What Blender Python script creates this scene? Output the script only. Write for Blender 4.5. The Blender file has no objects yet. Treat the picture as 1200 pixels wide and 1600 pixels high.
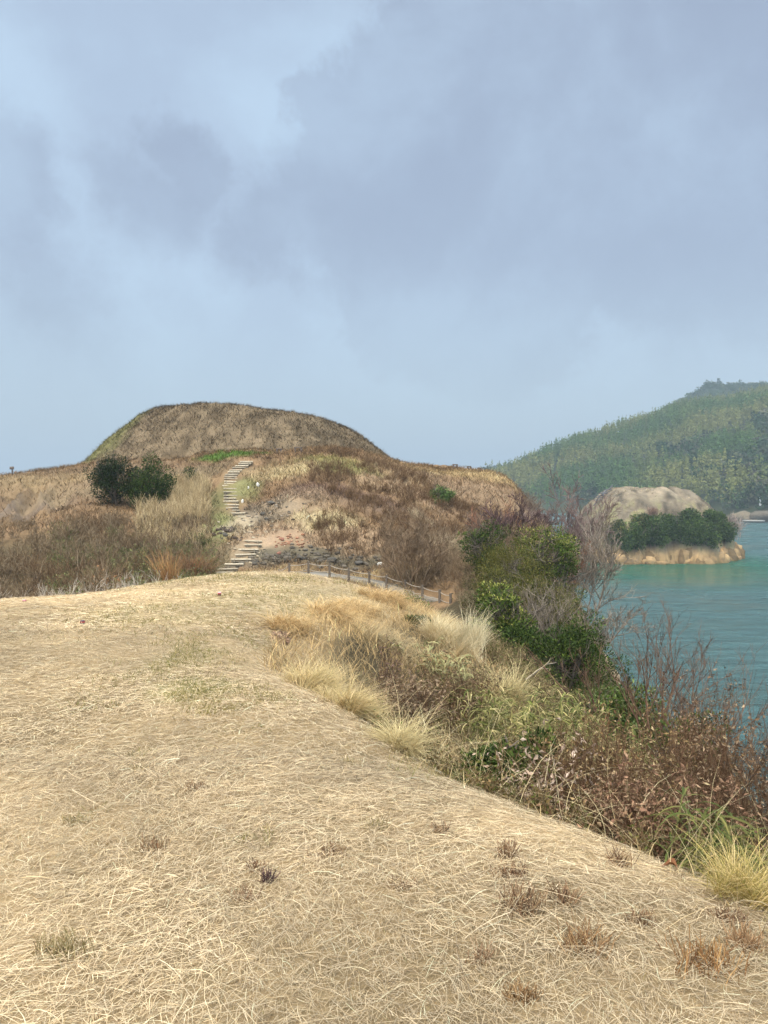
import bpy, math
import numpy as np

# ------------------------------------------------------------------ camera
F = 1200.0; EZ = 18.0           # focal length in photo pixels, eye height above the sea
def P(px, py, D):
    return np.array([(px-600)/F*D, D, EZ-(py-760)/F*D])

scn = bpy.context.scene
col = scn.collection
cd = bpy.data.cameras.new('camera'); cam = bpy.data.objects.new('camera', cd); col.objects.link(cam)
cd.sensor_fit = 'VERTICAL'; cd.sensor_height = 36.0; cd.lens = 36.0*F/1600
cd.shift_y = -0.025; cd.clip_start = 0.05; cd.clip_end = 12000
cam.location = (0, 0, EZ); cam.rotation_euler = (math.radians(90), 0, 0)
scn.camera = cam

# ------------------------------------------------------------------ sky, sun, exposure
SUN_EL, SUN_AZ = math.radians(52), math.radians(205)     # azimuth from +Y clockwise: behind the camera, left
w = bpy.data.worlds.new('World'); scn.world = w; w.use_nodes = True
nt = w.node_tree; nt.nodes.clear()
def N(t, **k):
    n = nt.nodes.new(t)
    for a, b in k.items(): setattr(n, a, b)
    return n
def L(a, b): nt.links.new(a, b)
def M(op, a, b=None, clamp=False):
    n = N('ShaderNodeMath', operation=op); n.use_clamp = clamp
    for i, v in enumerate((a, b)):
        if v is None: continue
        if isinstance(v, (int, float)): n.inputs[i].default_value = v
        else: L(v, n.inputs[i])
    return n.outputs[0]
def MR(v, a, b, c=0.0, d=1.0, smooth=True):
    n = N('ShaderNodeMapRange'); n.interpolation_type = 'SMOOTHSTEP' if smooth else 'LINEAR'
    L(v, n.inputs['Value'])
    for k, q in zip(('From Min', 'From Max', 'To Min', 'To Max'), (a, b, c, d)): n.inputs[k].default_value = q
    return n.outputs['Result']
def MIX(f, a, b):
    n = N('ShaderNodeMix', data_type='RGBA')
    for i, v in ((0, f), (6, a), (7, b)):
        if isinstance(v, (int, float)): n.inputs[i].default_value = v
        elif isinstance(v, tuple): n.inputs[i].default_value = (*v, 1)
        else: L(v, n.inputs[i])
    return n.outputs[2]
tc = N('ShaderNodeTexCoord'); D0 = tc.outputs['Generated']
nz = N('ShaderNodeTexNoise'); nz.inputs['Scale'].default_value = 4.6; nz.inputs['Detail'].default_value = 7; nz.inputs['Roughness'].default_value = .60
L(D0, nz.inputs['Vector'])
sub = N('ShaderNodeVectorMath', operation='SUBTRACT'); L(nz.outputs['Color'], sub.inputs[0]); sub.inputs[1].default_value = (.5, .5, .5)
scl = N('ShaderNodeVectorMath', operation='SCALE'); L(sub.outputs[0], scl.inputs[0]); scl.inputs['Scale'].default_value = .30
add = N('ShaderNodeVectorMath', operation='ADD'); L(D0, add.inputs[0]); L(scl.outputs[0], add.inputs[1]); DD = add.outputs[0]
def blob(px, py, r, soft):
    v = np.array([(px-600)/F, 1, (760-py)/F]); v /= np.linalg.norm(v)
    d = N('ShaderNodeVectorMath', operation='DISTANCE'); L(DD, d.inputs[0]); d.inputs[1].default_value = tuple(v)
    return MR(d.outputs['Value'], r, max(r-soft, 0.001))
dark = None
for b in ((760, 290, .25, .035), (1000, 250, .235, .05), (570, 225, .13, .025), (1150, 300, .22, .08), (280, 275, .075, .045), (235, 340, .10, .08), (390, 370, .10, .07),
          (-20, 330, .12, .06), (60, 440, .12, .09), (520, 330, .14, .06)):
    o = blob(*b); dark = o if dark is None else M('MAXIMUM', dark, o)
sky_dir = N('ShaderNodeSeparateXYZ'); L(D0, sky_dir.inputs[0]); zz = sky_dir.outputs['Z']; yy = sky_dir.outputs['Y']
n2 = N('ShaderNodeTexNoise'); n2.inputs['Scale'].default_value = 4.2; n2.inputs['Detail'].default_value = 7; n2.inputs['Roughness'].default_value = .55
n2.inputs['Distortion'].default_value = .15
L(D0, n2.inputs['Vector'])
wisps = MR(n2.outputs['Fac'], .34, .66)
base = MIX(wisps, (.495, .63, .775), (.41, .505, .64))
cloud = MIX(M('MULTIPLY', dark, M('ADD', .50, M('MULTIPLY', wisps, .50))), base, (.315, .375, .49))
low = MIX(MR(zz, .0, .26), (.365, .465, .575), (1, 1, 1))
hz = MIX(MR(zz, .0, .30), (.40, .505, .605), cloud)
sky = N('ShaderNodeTexSky', sky_type='NISHITA'); sky.sun_disc = False
sky.sun_elevation = SUN_EL; sky.sun_rotation = SUN_AZ; sky.air_density = 1.2; sky.dust_density = 3
skys = N('ShaderNodeVectorMath', operation='SCALE'); L(sky.outputs[0], skys.inputs[0]); skys.inputs['Scale'].default_value = .9
tot = MIX(.04, hz, skys.outputs[0])
# overcast sky boosted out of view, overhead and behind camera, to brighten the ground
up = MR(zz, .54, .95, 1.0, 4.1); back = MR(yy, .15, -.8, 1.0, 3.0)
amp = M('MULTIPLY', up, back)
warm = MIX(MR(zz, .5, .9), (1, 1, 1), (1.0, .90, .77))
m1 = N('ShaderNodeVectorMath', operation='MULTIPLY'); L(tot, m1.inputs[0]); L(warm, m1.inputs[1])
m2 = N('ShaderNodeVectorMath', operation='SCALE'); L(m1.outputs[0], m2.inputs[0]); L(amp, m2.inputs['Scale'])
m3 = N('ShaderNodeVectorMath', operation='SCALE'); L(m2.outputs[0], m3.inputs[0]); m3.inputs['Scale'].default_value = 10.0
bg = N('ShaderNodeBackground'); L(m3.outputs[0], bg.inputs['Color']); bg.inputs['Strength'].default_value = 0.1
wo = N('ShaderNodeOutputWorld'); L(bg.outputs[0], wo.inputs[0])

sl = bpy.data.lights.new('sun', 'SUN'); sun = bpy.data.objects.new('sun', sl); col.objects.link(sun)
sl.energy = 1.5; sl.angle = math.radians(12); sl.color = (1, .93, .82)
from mathutils import Vector
sdir = Vector((math.sin(SUN_AZ)*math.cos(SUN_EL), math.cos(SUN_AZ)*math.cos(SUN_EL), math.sin(SUN_EL)))
sun.rotation_euler = sdir.to_track_quat('Z', 'Y').to_euler()
sun.location = (0, 0, 60)
scn.view_settings.view_transform = 'Standard'; scn.view_settings.look = 'None'
scn.view_settings.gamma = 1; scn.view_settings.exposure = 0.0
scn.cycles.volume_bounces = 0 if hasattr(scn, 'cycles') else 0

# ------------------------------------------------------------------ helpers
def rng(s): return np.random.default_rng(s)
def unit(v): return v/np.maximum(np.linalg.norm(v, axis=-1, keepdims=True), 1e-9)
def vnoise(x, y, seed=0):
    xi = np.floor(x).astype(np.int64); yi = np.floor(y).astype(np.int64); fx = x-xi; fy = y-yi
    fx = fx*fx*(3-2*fx); fy = fy*fy*(3-2*fy)
    def h(a, b):
        n = (a*374761393+b*668265263+seed*974634777) & 0x7fffffff
        n = ((n ^ (n >> 13))*1274126177) & 0x7fffffff
        n = ((n ^ (n >> 15))*69069+1) & 0x7fffffff
        return (n ^ (n >> 14)) % 65536/65535.0
    return (h(xi, yi)*(1-fx)+h(xi+1, yi)*fx)*(1-fy)+(h(xi, yi+1)*(1-fx)+h(xi+1, yi+1)*fx)*fy
def fbm(x, y, o=4, seed=0, g=.5):
    s = 0; a = 1; t = 0
    for i in range(o):
        s = s+a*vnoise(x, y, seed+i*17); t += a; a *= g; x = x*2.03+11.3; y = y*2.03+7.7
    return s/t
def sstep(a, b, x):
    t = np.clip((x-a)/(b-a), 0, 1); return t*t*(3-2*t)

class Acc:
    def __init__(s): s.v = []; s.f = []; s.c = []; s.n = 0
    def add(s, v, f, c):
        v = np.asarray(v, float).reshape(-1, 3); f = np.asarray(f, np.int64).reshape(-1, 4)
        c = np.broadcast_to(np.asarray(c, float), (len(v), 3))
        s.v.append(v); s.f.append(f+s.n); s.c.append(c); s.n += len(v)
    def build(s, name, mat, parent=None, smooth=False, shift=None):
        v = np.concatenate(s.v); f = np.concatenate(s.f); c = np.concatenate(s.c)
        if shift is not None: v = v-np.asarray(shift)
        me = bpy.data.meshes.new(name)
        me.vertices.add(len(v)); me.vertices.foreach_set('co', v.astype(np.float32).ravel())
        tri = f[:, 3] == f[:, 2]
        if tri.any():
            lens = np.where(tri, 3, 4); keep = np.ones(f.shape, bool); keep[tri, 3] = False
            loops = f[keep]
        else: lens = np.full(len(f), 4); loops = f.ravel()
        me.loops.add(len(loops)); me.loops.foreach_set('vertex_index', loops.astype(np.int32))
        me.polygons.add(len(f)); st = np.concatenate([[0], np.cumsum(lens)[:-1]])
        me.polygons.foreach_set('loop_start', st.astype(np.int32)); me.polygons.foreach_set('loop_total', lens.astype(np.int32))
        if smooth: me.polygons.foreach_set('use_smooth', np.ones(len(f), bool))
        at = me.color_attributes.new('col', 'FLOAT_COLOR', 'POINT')
        at.data.foreach_set('color', np.concatenate([np.clip(c, 0, 1), np.ones((len(c), 1))], 1).astype(np.float32).ravel())
        me.update(calc_edges=True); me.validate()
        if mat: me.materials.append(mat)
        o = bpy.data.objects.new(name, me); col.objects.link(o)
        if parent is not None: o.parent = parent
        return o

def tag(o, label=None, cat=None, group=None, kind=None):
    if label: o['label'] = label
    if cat: o['category'] = cat
    if group: o['group'] = group
    if kind: o['kind'] = kind
    return o
def empty(name, loc, label, cat, group=None):
    o = bpy.data.objects.new(name, None); col.objects.link(o); o.location = tuple(loc)
    o.empty_display_size = .2
    return tag(o, label, cat, group)

# ---- materials
def vmat(name, rough=.85, bump=0, bscale=8, var=0, vscale=30, trans=0, spec=.25, detail=6):
    m = bpy.data.materials.new(name); m.use_nodes = True; t = m.node_tree; t.nodes.clear()
    at = t.nodes.new('ShaderNodeAttribute'); at.attribute_name = 'col'
    pb = t.nodes.new('ShaderNodeBsdfPrincipled'); pb.inputs['Roughness'].default_value = rough
    pb.inputs['Specular IOR Level'].default_value = spec
    out = t.nodes.new('ShaderNodeOutputMaterial'); c = at.outputs['Color']
    tcn = t.nodes.new('ShaderNodeTexCoord')
    if var:
        n = t.nodes.new('ShaderNodeTexNoise'); n.inputs['Scale'].default_value = vscale; n.inputs['Detail'].default_value = detail; n.inputs['Roughness'].default_value = .7
        t.links.new(tcn.outputs['Object'], n.inputs['Vector'])
        mr = t.nodes.new('ShaderNodeMapRange'); t.links.new(n.outputs['Fac'], mr.inputs['Value'])
        mr.inputs['From Min'].default_value = .25; mr.inputs['From Max'].default_value = .75
        mr.inputs['To Min'].default_value = 1-var; mr.inputs['To Max'].default_value = 1+var
        vm = t.nodes.new('ShaderNodeVectorMath'); vm.operation = 'SCALE'
        t.links.new(c, vm.inputs[0]); t.links.new(mr.outputs[0], vm.inputs['Scale']); c = vm.outputs[0]
    t.links.new(c, pb.inputs['Base Color'])
    if bump:
        n = t.nodes.new('ShaderNodeTexNoise'); n.inputs['Scale'].default_value = bscale; n.inputs['Detail'].default_value = 8; n.inputs['Roughness'].default_value = .65
        t.links.new(tcn.outputs['Object'], n.inputs['Vector'])
        b = t.nodes.new('ShaderNodeBump'); b.inputs['Distance'].default_value = bump; t.links.new(n.outputs['Fac'], b.inputs['Height'])
        t.links.new(b.outputs[0], pb.inputs['Normal'])
    if trans:
        tr = t.nodes.new('ShaderNodeBsdfTranslucent'); t.links.new(c, tr.inputs['Color'])
        mx = t.nodes.new('ShaderNodeMixShader'); mx.inputs[0].default_value = trans
        t.links.new(pb.outputs[0], mx.inputs[1]); t.links.new(tr.outputs[0], mx.inputs[2]); t.links.new(mx.outputs[0], out.inputs[0])
    else: t.links.new(pb.outputs[0], out.inputs[0])
    return m
MT = dict(
    ground=vmat('dry_turf', .95, bump=.06, bscale=7, var=.30, vscale=9, spec=.1, detail=9),
    straw=vmat('straw', .75, trans=.18, spec=.12),
    grass=vmat('dry_grass', .85, trans=.2, spec=.05),
    leaf=vmat('evergreen_leaf', .6, trans=.15, spec=.10),
    dead=vmat('dead_leaf', .85, trans=.15, spec=.06),
    bark=vmat('bark', .95, spec=.04),
    wood=vmat('weathered_wood', .85, bump=.01, bscale=25, var=.25, vscale=12, spec=.2),
    rock=vmat('rock', .9, bump=.5, bscale=.6, var=.30, vscale=.8, spec=.15),
    stone=vmat('stone', .9, bump=.03, bscale=12, var=.25, vscale=9, spec=.2),
    paint=vmat('painted_cap', .45, var=.15, vscale=60, spec=.5),
    concrete=vmat('old_concrete', .9, bump=.01, bscale=20, var=.2, vscale=4, spec=.2),
)

# ---- vectorised plant pieces
def polyl(r, s, d, Ln, k, wob, up=0.0, grav=0.0):
    n = len(s); pts = np.empty((n, k+1, 3)); pts[:, 0] = s; d = unit(d)
    for i in range(k):
        d = unit(d+r.normal(0, wob, (n, 3))+np.array([0, 0, up-grav*(i+1)]))
        pts[:, i+1] = pts[:, i]+d*(Ln/k)[:, None]
    return pts
def kids(r, pts, n, t0, ang, t1=1.0):
    Np, k1 = pts.shape[:2]; k = k1-1; idx = np.repeat(np.arange(Np), n)
    t = r.uniform(t0, t1, len(idx))*k*.999; i = np.floor(t).astype(int); f = (t-i)[:, None]
    a = pts[idx, i]; b = pts[idx, i+1]; d = unit(b-a)
    p = np.cross(d, r.normal(0, 1, d.shape)); p = unit(p); an = ang*r.uniform(.6, 1.3, (len(idx), 1))
    return a+(b-a)*f, d*np.cos(an)+p*np.sin(an), idx, t/k
def tubes(acc, pts, r0, r1, cols, sides=3):
    n, k1 = pts.shape[:2]; d = np.gradient(pts, axis=1); d = unit(d)
    ref = np.where(np.abs(d[..., 2:3]) > .9, np.array([1., 0, 0]), np.array([0, 0, 1.]))
    u = unit(np.cross(d, ref)); v = np.cross(d, u)
    t = np.linspace(0, 1, k1)[None, :]; rad = (np.asarray(r0).reshape(-1, 1)*(1-t)+np.asarray(r1).reshape(-1, 1)*t)
    a = np.arange(sides)/sides*2*np.pi
    ring = pts[:, :, None, :]+rad[..., None, None]*(u[:, :, None, :]*np.cos(a)[None, None, :, None]+v[:, :, None, :]*np.sin(a)[None, None, :, None])
    base = np.arange(n)[:, None, None]*k1*sides+np.arange(k1-1)[None, :, None]*sides
    j = np.arange(sides)[None, None, :]; j2 = (j+1) % sides
    q = np.stack([base+j, base+j2, base+sides+j2, base+sides+j], -1)
    c = np.broadcast_to(np.asarray(cols).reshape(-1, 1, 1, 3), (n, k1, sides, 3)).reshape(-1, 3)
    acc.add(ring, q, c)
def ribbons(acc, pts, wid, side, cols, tip=.15, shade=None):
    n, k1 = pts.shape[:2]; t = np.linspace(0, 1, k1); prof = (1-t**2)*(1-tip)+tip
    off = side[:, None, :]*(np.asarray(wid).reshape(-1, 1, 1)*.5)*prof[None, :, None]
    v = np.stack([pts-off, pts+off], 2)
    b = np.arange(n)[:, None]*k1*2+np.arange(k1-1)[None, :]*2
    q = np.stack([b, b+1, b+3, b+2], -1)
    c = np.broadcast_to(np.asarray(cols).reshape(-1, 1, 1, 3), (n, k1, 2, 3)).reshape(-1, 3)
    acc.add(v, q, c)
def leafs(acc, p, d, nrm, ln, wd, cols, fold=.0):
    d = unit(d); s = unit(np.cross(d, nrm)); ln = np.asarray(ln).reshape(-1, 1); wd = np.asarray(wd).reshape(-1, 1)
    dn = unit(np.cross(s, d))
    v = np.stack([p, p+d*ln*.45+s*wd*.5, p+d*ln-dn*ln*fold, p+d*ln*.45-s*wd*.5], 1)
    n = len(p); q = np.arange(n)[:, None]*4+np.arange(4)[None, :]
    acc.add(v, q, np.repeat(np.broadcast_to(cols, (n, 3)), 4, 0))
def mixc(r, n, cs, jit=.12, w=None):
    cs = np.array(cs, float); i = r.choice(len(cs), n, p=w); j = r.choice(len(cs), n, p=w); f = r.uniform(0, .5, (n, 1))
    return np.clip((cs[i]*(1-f)+cs[j]*f)*np.exp(r.normal(0, jit, (n, 1))), 0.004, .9)
def updirs(r, n, spread):
    a = r.uniform(0, 2*np.pi, n); t = spread*np.sqrt(r.uniform(0, 1, n))
    return np.stack([np.sin(t)*np.cos(a), np.sin(t)*np.sin(a), np.cos(t)], 1)
def sph(r, n): return unit(r.normal(0, 1, (n, 3)))

def box(acc, c, s, rz=0, cl=(.5, .5, .5), taper=1.0, rx=0):
    x, y, z = np.array(s)/2; v = []
    for dz, k in ((-z, 1), (z, taper)):
        for dx, dy in ((-x, -y), (x, -y), (x, y), (-x, y)): v.append((dx*k, dy*k, dz))
    v = np.array(v); cx, sx = math.cos(rx), math.sin(rx)
    v = np.stack([v[:, 0], v[:, 1]*cx-v[:, 2]*sx, v[:, 1]*sx+v[:, 2]*cx], 1)
    c0, s0 = math.cos(rz), math.sin(rz)
    v = np.stack([v[:, 0]*c0-v[:, 1]*s0, v[:, 0]*s0+v[:, 1]*c0, v[:, 2]], 1)+np.array(c)
    acc.add(v, [[3, 2, 1, 0], [4, 5, 6, 7], [0, 1, 5, 4], [1, 2, 6, 5], [2, 3, 7, 6], [3, 0, 4, 7]], cl)
def cyl(acc, a, b, r0, r1, cl, sides=10):
    a = np.array(a, float); b = np.array(b, float)
    pts = np.stack([a, a+(b-a)*.02, a+(b-a)*.98, b])[None]
    n0 = acc.n; tubes(acc, pts, [r0], [r1], [cl], sides)
    v = acc.v[-1].copy()
    for k, ctr in ((0, a), (3, b)):
        ring = v[k*sides:(k+1)*sides]; j = np.arange(sides); j2 = (j+1) % sides
        vv = np.concatenate([ring, [ctr]])
        q = np.stack([j2, j, np.full(sides, sides), np.full(sides, sides)], 1) if k == 0 else np.stack([j, j2, np.full(sides, sides), np.full(sides, sides)], 1)
        acc.add(vv, q, cl)
def rocklump(acc, c, s, seed, cl, n=10):
    r = rng(seed); th = np.linspace(0, np.pi, n+1); ph = np.arange(2*n)/(2*n)*2*np.pi
    T, Ph = np.meshgrid(th, ph, indexing='ij'); d = np.stack([np.sin(T)*np.cos(Ph), np.sin(T)*np.sin(Ph), np.cos(T)], -1)
    pl = sph(r, 12); h = r.uniform(.62, .95, 12)
    k = np.min(np.where((d@pl.T) > .05, h/np.maximum(d@pl.T, .05), 9), -1); k = np.minimum(k, 1.15)
    v = d*k[..., None]*np.array(s)+np.array(c)
    i = np.arange(n)[:, None]*2*n; j = np.arange(2*n)[None, :]; j2 = (j+1) % (2*n)
    q = np.stack([i+j, i+2*n+j, i+2*n+j2, i+j2], -1)
    acc.add(v, q, np.array(cl))

# ------------------------------------------------------------------ terrain
STEP_UP = [(495,163),(475,185),(440,212),(400,235),(370,265),(345,287),(320,318),(305,342),(308,366),(305,400),(305,425),(290,452),(300,486),(300,525),
           (305,568),(300,600),(310,635),(315,678),(320,712),(325,745),(400,777),(485,820),(530,862)]
STEP_LO = [(580,1110),(575,1155),(520,1210),(485,1270),(430,1328),(350,1385),(270,1443),(200,1484)]
def stepP(l, d0, d1):
    out = []
    y0, y1 = l[0][1], l[-1][1]
    for zx, zy in l:
        out.append(P(320+zx/7.62, 700+zy/7.62, d0+(d1-d0)*(zy-y0)/(y1-y0)))
    return out
UP = stepP(STEP_UP, 60, 49.5); LO = stepP(STEP_LO, 45.5, 41)
vis = [(0,1600,2.29),(600,1600,2.29),(1200,1600,2.27),(0,1300,3.55),(500,1300,3.55),(850,1290,3.7),(0,1100,5.7),(300,1100,5.7),(520,1100,6.2),
 (0,1000,8.6),(250,1000,8.6),(400,1020,8.4),(0,942,13),(150,928,15),(300,905,17),(370,898,18),(480,900,18.5),(560,918,17.5),(640,950,16),
 (500,960,12.5),(560,1010,10.5),(450,1050,8),(690,1215,4.5),(900,1300,3.9),(1100,1385,3.2),(1200,1440,2.85),
 (455,903,39),(545,910,38),(620,927,36),(700,942,34),(480,884,42),(560,884,43.5),(600,880,43),(430,850,45),(425,800,50),(410,735,59),
 (470,724,59.5),(470,714,61),(550,714,62),(460,706,66),(550,706,67),(550,800,49),(550,760,55),(600,722,63),(640,729,68),(740,738,70),(795,748,68),
 (640,800,52),(640,860,44),(700,800,56),(700,870,42),(760,790,60),(812,765,66),(835,800,66),(850,850,60),
 (0,746,62),(70,739,64),(130,730,67),(0,800,53),(60,785,55),(130,760,58),(120,800,50),(250,790,52),(250,735,62),(320,720,63),(320,750,58),(325,800,50),(325,850,45),
 (760,900,34),(800,950,27)]
raw = [(2.5,3,16.0),(4,3,15.2),(6,3,13.8),(10,3,10.5),(16,3,5),(22,3,.3),(28,3,-3),(.7,7,15.35),(.1,7,15.62),(-.3,9.5,15.5),(.3,9,15.25),(1,10,14.9),(2,7,15.0),(4,7,13.8),(8,7,11),(14,7,6),(20,7,1),(26,7,-3),
 (1.2,5,15.6),(2.2,5,15.15),(1,12,14.95),(3,12,14.0),(6,12,12.2),(10,12,9.2),(16,12,4.5),(21,12,.3),(28,12,-3),(2,18,14.5),(5,18,12.3),(9,18,9),(15,18,4.5),(20,18,.3),(27,18,-3),
 (-5,24,14.4),(-5,31,13.3),(-12,20,14.6),(-20,20,14),(-12,26,13.2),(-20,30,13),(0,24,14),(0,30,13.0),(3,24,13.2),(3,32,12.6),(7,28,10.5),(12,28,6.8),(17,28,3),(21,28,.3),(27,28,-3),
 (8,45,11.5),(11,45,8.5),(13,45,5.5),(15.5,45,2.5),(18,45,-.3),(26,45,-3),(14.5,60,10.5),(15.5,66,10.5),(17,60,4.5),(18.5,66,3.5),(20.5,66,-.3),(26,66,-3),(14,90,17),(19,90,8),(22,90,1),(26,90,-3),
 (0,120,10),(13,120,5),(18,120,0),(26,120,-3),(-60,145,-2),(-20,145,-2),(20,145,-3),(-40,100,12),(-60,90,8),(-30,82,20.2),(-15,84,20.6),(-15,100,18),(1.5,82,20),(6,95,17),(-30,95,17),
 (-15,40,13.8),(-9,35,13.3),(-30,40,14),(-30,50,16),(-45,62,18),(-60,62,15),(-20,24,13.4),(-12,24,13.5),(-60,30,8),(-5,3,16.4),(-10,3,16.35),(-10,8,16.25),(-16,10,16),(-25,10,14.5),(-40,10,10),(-40,25,10),
 (0,-3,16.45),(-5,-3,16.4),(-20,-3,15),(5,-3,14.8),(12,-3,8),(24,-3,0),(-70,0,0),(-72,60,8),(32,60,-5),(32,20,-5),(32,-3,-5),(32,110,-5)]
ctrl = np.array([P(*a) for a in vis]+[list(a) for a in raw]+[list(p-np.array([0, 0, .08])) for p in UP[::2]+LO[::2]], float)
def uv(x, y):
    y = np.maximum(y, -3.9); return np.stack([1.6*x/(y+6), np.log(y+6)], -1)
CU = uv(ctrl[:, 0], ctrl[:, 1]); CC = .07
def phi(a, b): return np.sqrt(((a[:, None, :]-b[None, :, :])**2).sum(-1)+CC*CC)
NC = len(CU); A = np.zeros((NC+3, NC+3)); A[:NC, :NC] = phi(CU, CU)-2e-3*np.eye(NC)
A[:NC, NC] = 1; A[:NC, NC+1:] = CU; A[NC:, :NC] = A[:NC, NC:].T
WW = np.linalg.solve(A, np.concatenate([ctrl[:, 2], [0, 0, 0]]))
def mound(x, y):
    ang = np.arctan2((y-84)/18, (x+14.6)/16.2)
    r_ = np.sqrt(((x+14.6)/16.2)**2+((y-84)/18)**2)*(1+.03*np.sin(ang*3+1)+.02*np.sin(ang*7))
    t = np.clip((1-r_)/.37, 0, 1); top = 25.95-.13*np.maximum(0, x+15)-.02*np.maximum(0, -18-x)
    s = 1-(1-t)**1.28
    return np.where(r_ < 1, 20.25+(top-20.25)*s, -50), r_
def smooth_h(x, y):
    sh = x.shape; x = x.ravel(); y = y.ravel(); out = np.empty(len(x))
    for i in range(0, len(x), 40000):
        U = uv(x[i:i+40000], y[i:i+40000]); out[i:i+40000] = phi(U, CU)@WW[:NC]+WW[NC]+U@WW[NC+1:]
    return out.reshape(sh)
def H(x, y):
    x = np.asarray(x, float); y = np.asarray(y, float)
    h = smooth_h(x, y); m, r_ = mound(x, y); h = np.maximum(h, m)
    rough = sstep(20, 42, y)+.6*sstep(1.5, 6, x-edge(y))*(y < 45)
    h = h+(fbm(x*.45, y*.45, 4, 5)-.5)*.55*rough+(fbm(x*1.6, y*1.6, 3, 9)-.5)*.35*rough
    near = 1-sstep(18, 30, y)
    h = h+near*((fbm(x*.9, y*.9, 3, 21)-.5)*.07+(fbm(x*6, y*6, 3, 31)-.5)*.022)
    # gullies in the bare scarp at the far left
    g = np.exp(-((x+27)/6)**2-((y-55)/5)**2); h = h-g*1.7*np.abs(np.sin(x*1.25+y*.35+3*fbm(x*.4, y*.4, 2, 3)))**.6+g*.7
    return h
EY = np.array([-4, 2.85, 3.2, 3.9, 4.5, 5.6, 7.5, 9.5, 11.5, 13, 15.5, 17, 20, 30.]); EX = np.array([3.2, 1.42, 1.33, .95, .34, -.19, -.95, -1.1, -.75, -.3, .45, .9, 1.2, 1.3])
def edge(y): return np.interp(y, EY, EX)

STRAW = np.array([.50, .385, .21]); TAN = np.array([.36, .265, .15]); BROWN = np.array([.20, .135, .085]); OLIVE = np.array([.17, .16, .065])
GREEN = np.array([.12, .19, .035]); PINKB = np.array([.25, .155, .105]); GREYB = np.array([.24, .19, .14]); ROCKC = np.array([.34, .25, .15])
ZB = [ # px,py,D, rx,ry, colour, strength
 (40,775,58,15,7,np.array([.15,.10,.06]),.8),(170,735,65,6,2.5,np.array([.19,.13,.075]),.6),
 (355,711,63.5,3.2,1.3,GREEN*.65,1.0),(392,709,64,2.0,.8,GREEN*.75,.8),(180,690,80,4.5,8,np.array([.15,.145,.05]),.8),
 (345,825,48,1.1,3.4,OLIVE*1.1,1),(338,780,53,1.0,4.0,OLIVE*.8,.8),(382,765,55,1.3,2.2,OLIVE,.9),
 (420,797,50.5,2.6,2.6,np.array([.17,.15,.11]),.6),(395,860,45,2.0,3,np.array([.32,.24,.15]),.8),(375,820,48.5,1.0,2.2,np.array([.33,.26,.165]),.9),
 (435,840,46.5,2.4,1.6,np.array([.31,.21,.13]),.7),(500,875,43.5,5.5,1.6,np.array([.10,.085,.055]),.9),(415,880,43,2,1.3,np.array([.11,.09,.06]),.8),
 (520,775,53,4.5,2.0,np.array([.155,.095,.065]),.95),(590,800,51,4,1.6,np.array([.16,.105,.07]),.8),(470,790,51,3,3,np.array([.28,.20,.12]),.6),
 (505,815,48,2.4,1.2,np.array([.46,.37,.20]),.9),(620,760,58,4,4,np.array([.38,.27,.15]),.7),(560,840,46,5,2,np.array([.27,.185,.11]),.8),
 (510,722,60.5,4,1.0,np.array([.22,.20,.07]),.7),(540,735,58.5,3.2,1.4,np.array([.16,.17,.05]),.7),(450,735,58,3,2,np.array([.42,.33,.17]),.7),
 (700,745,66,7,1.6,np.array([.40,.29,.14]),.8),(740,770,62,7,2.2,np.array([.27,.185,.11]),.8),(670,780,57,5,2.4,np.array([.25,.165,.10]),.8),
 (35,800,54,3.6,3.2,np.array([.16,.12,.085]),.8),(20,760,59,4,2,np.array([.22,.15,.08]),.8),(60,748,61.5,9,2.2,np.array([.25,.175,.09]),.8),(110,770,57,4,2.5,np.array([.25,.18,.10]),.7),
 (290,745,60,4.5,1.6,np.array([.12,.09,.05]),.7),(300,870,42.5,3,2.5,np.array([.26,.18,.10]),.8),
 (280,1040,7.5,.45,1.2,np.array([.28,.23,.10]),.5),(240,975,10.5,1.0,1.5,np.array([.31,.25,.12]),.4),(400,960,12.5,1.4,1.6,np.array([.31,.25,.12]),.5),
 (300,1075,6.1,.45,.5,np.array([.27,.26,.09]),.6),(320,925,15.5,2,.9,np.array([.36,.28,.14]),.5),(470,940,15,2,1.5,np.array([.34,.27,.14]),.6)]
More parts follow.
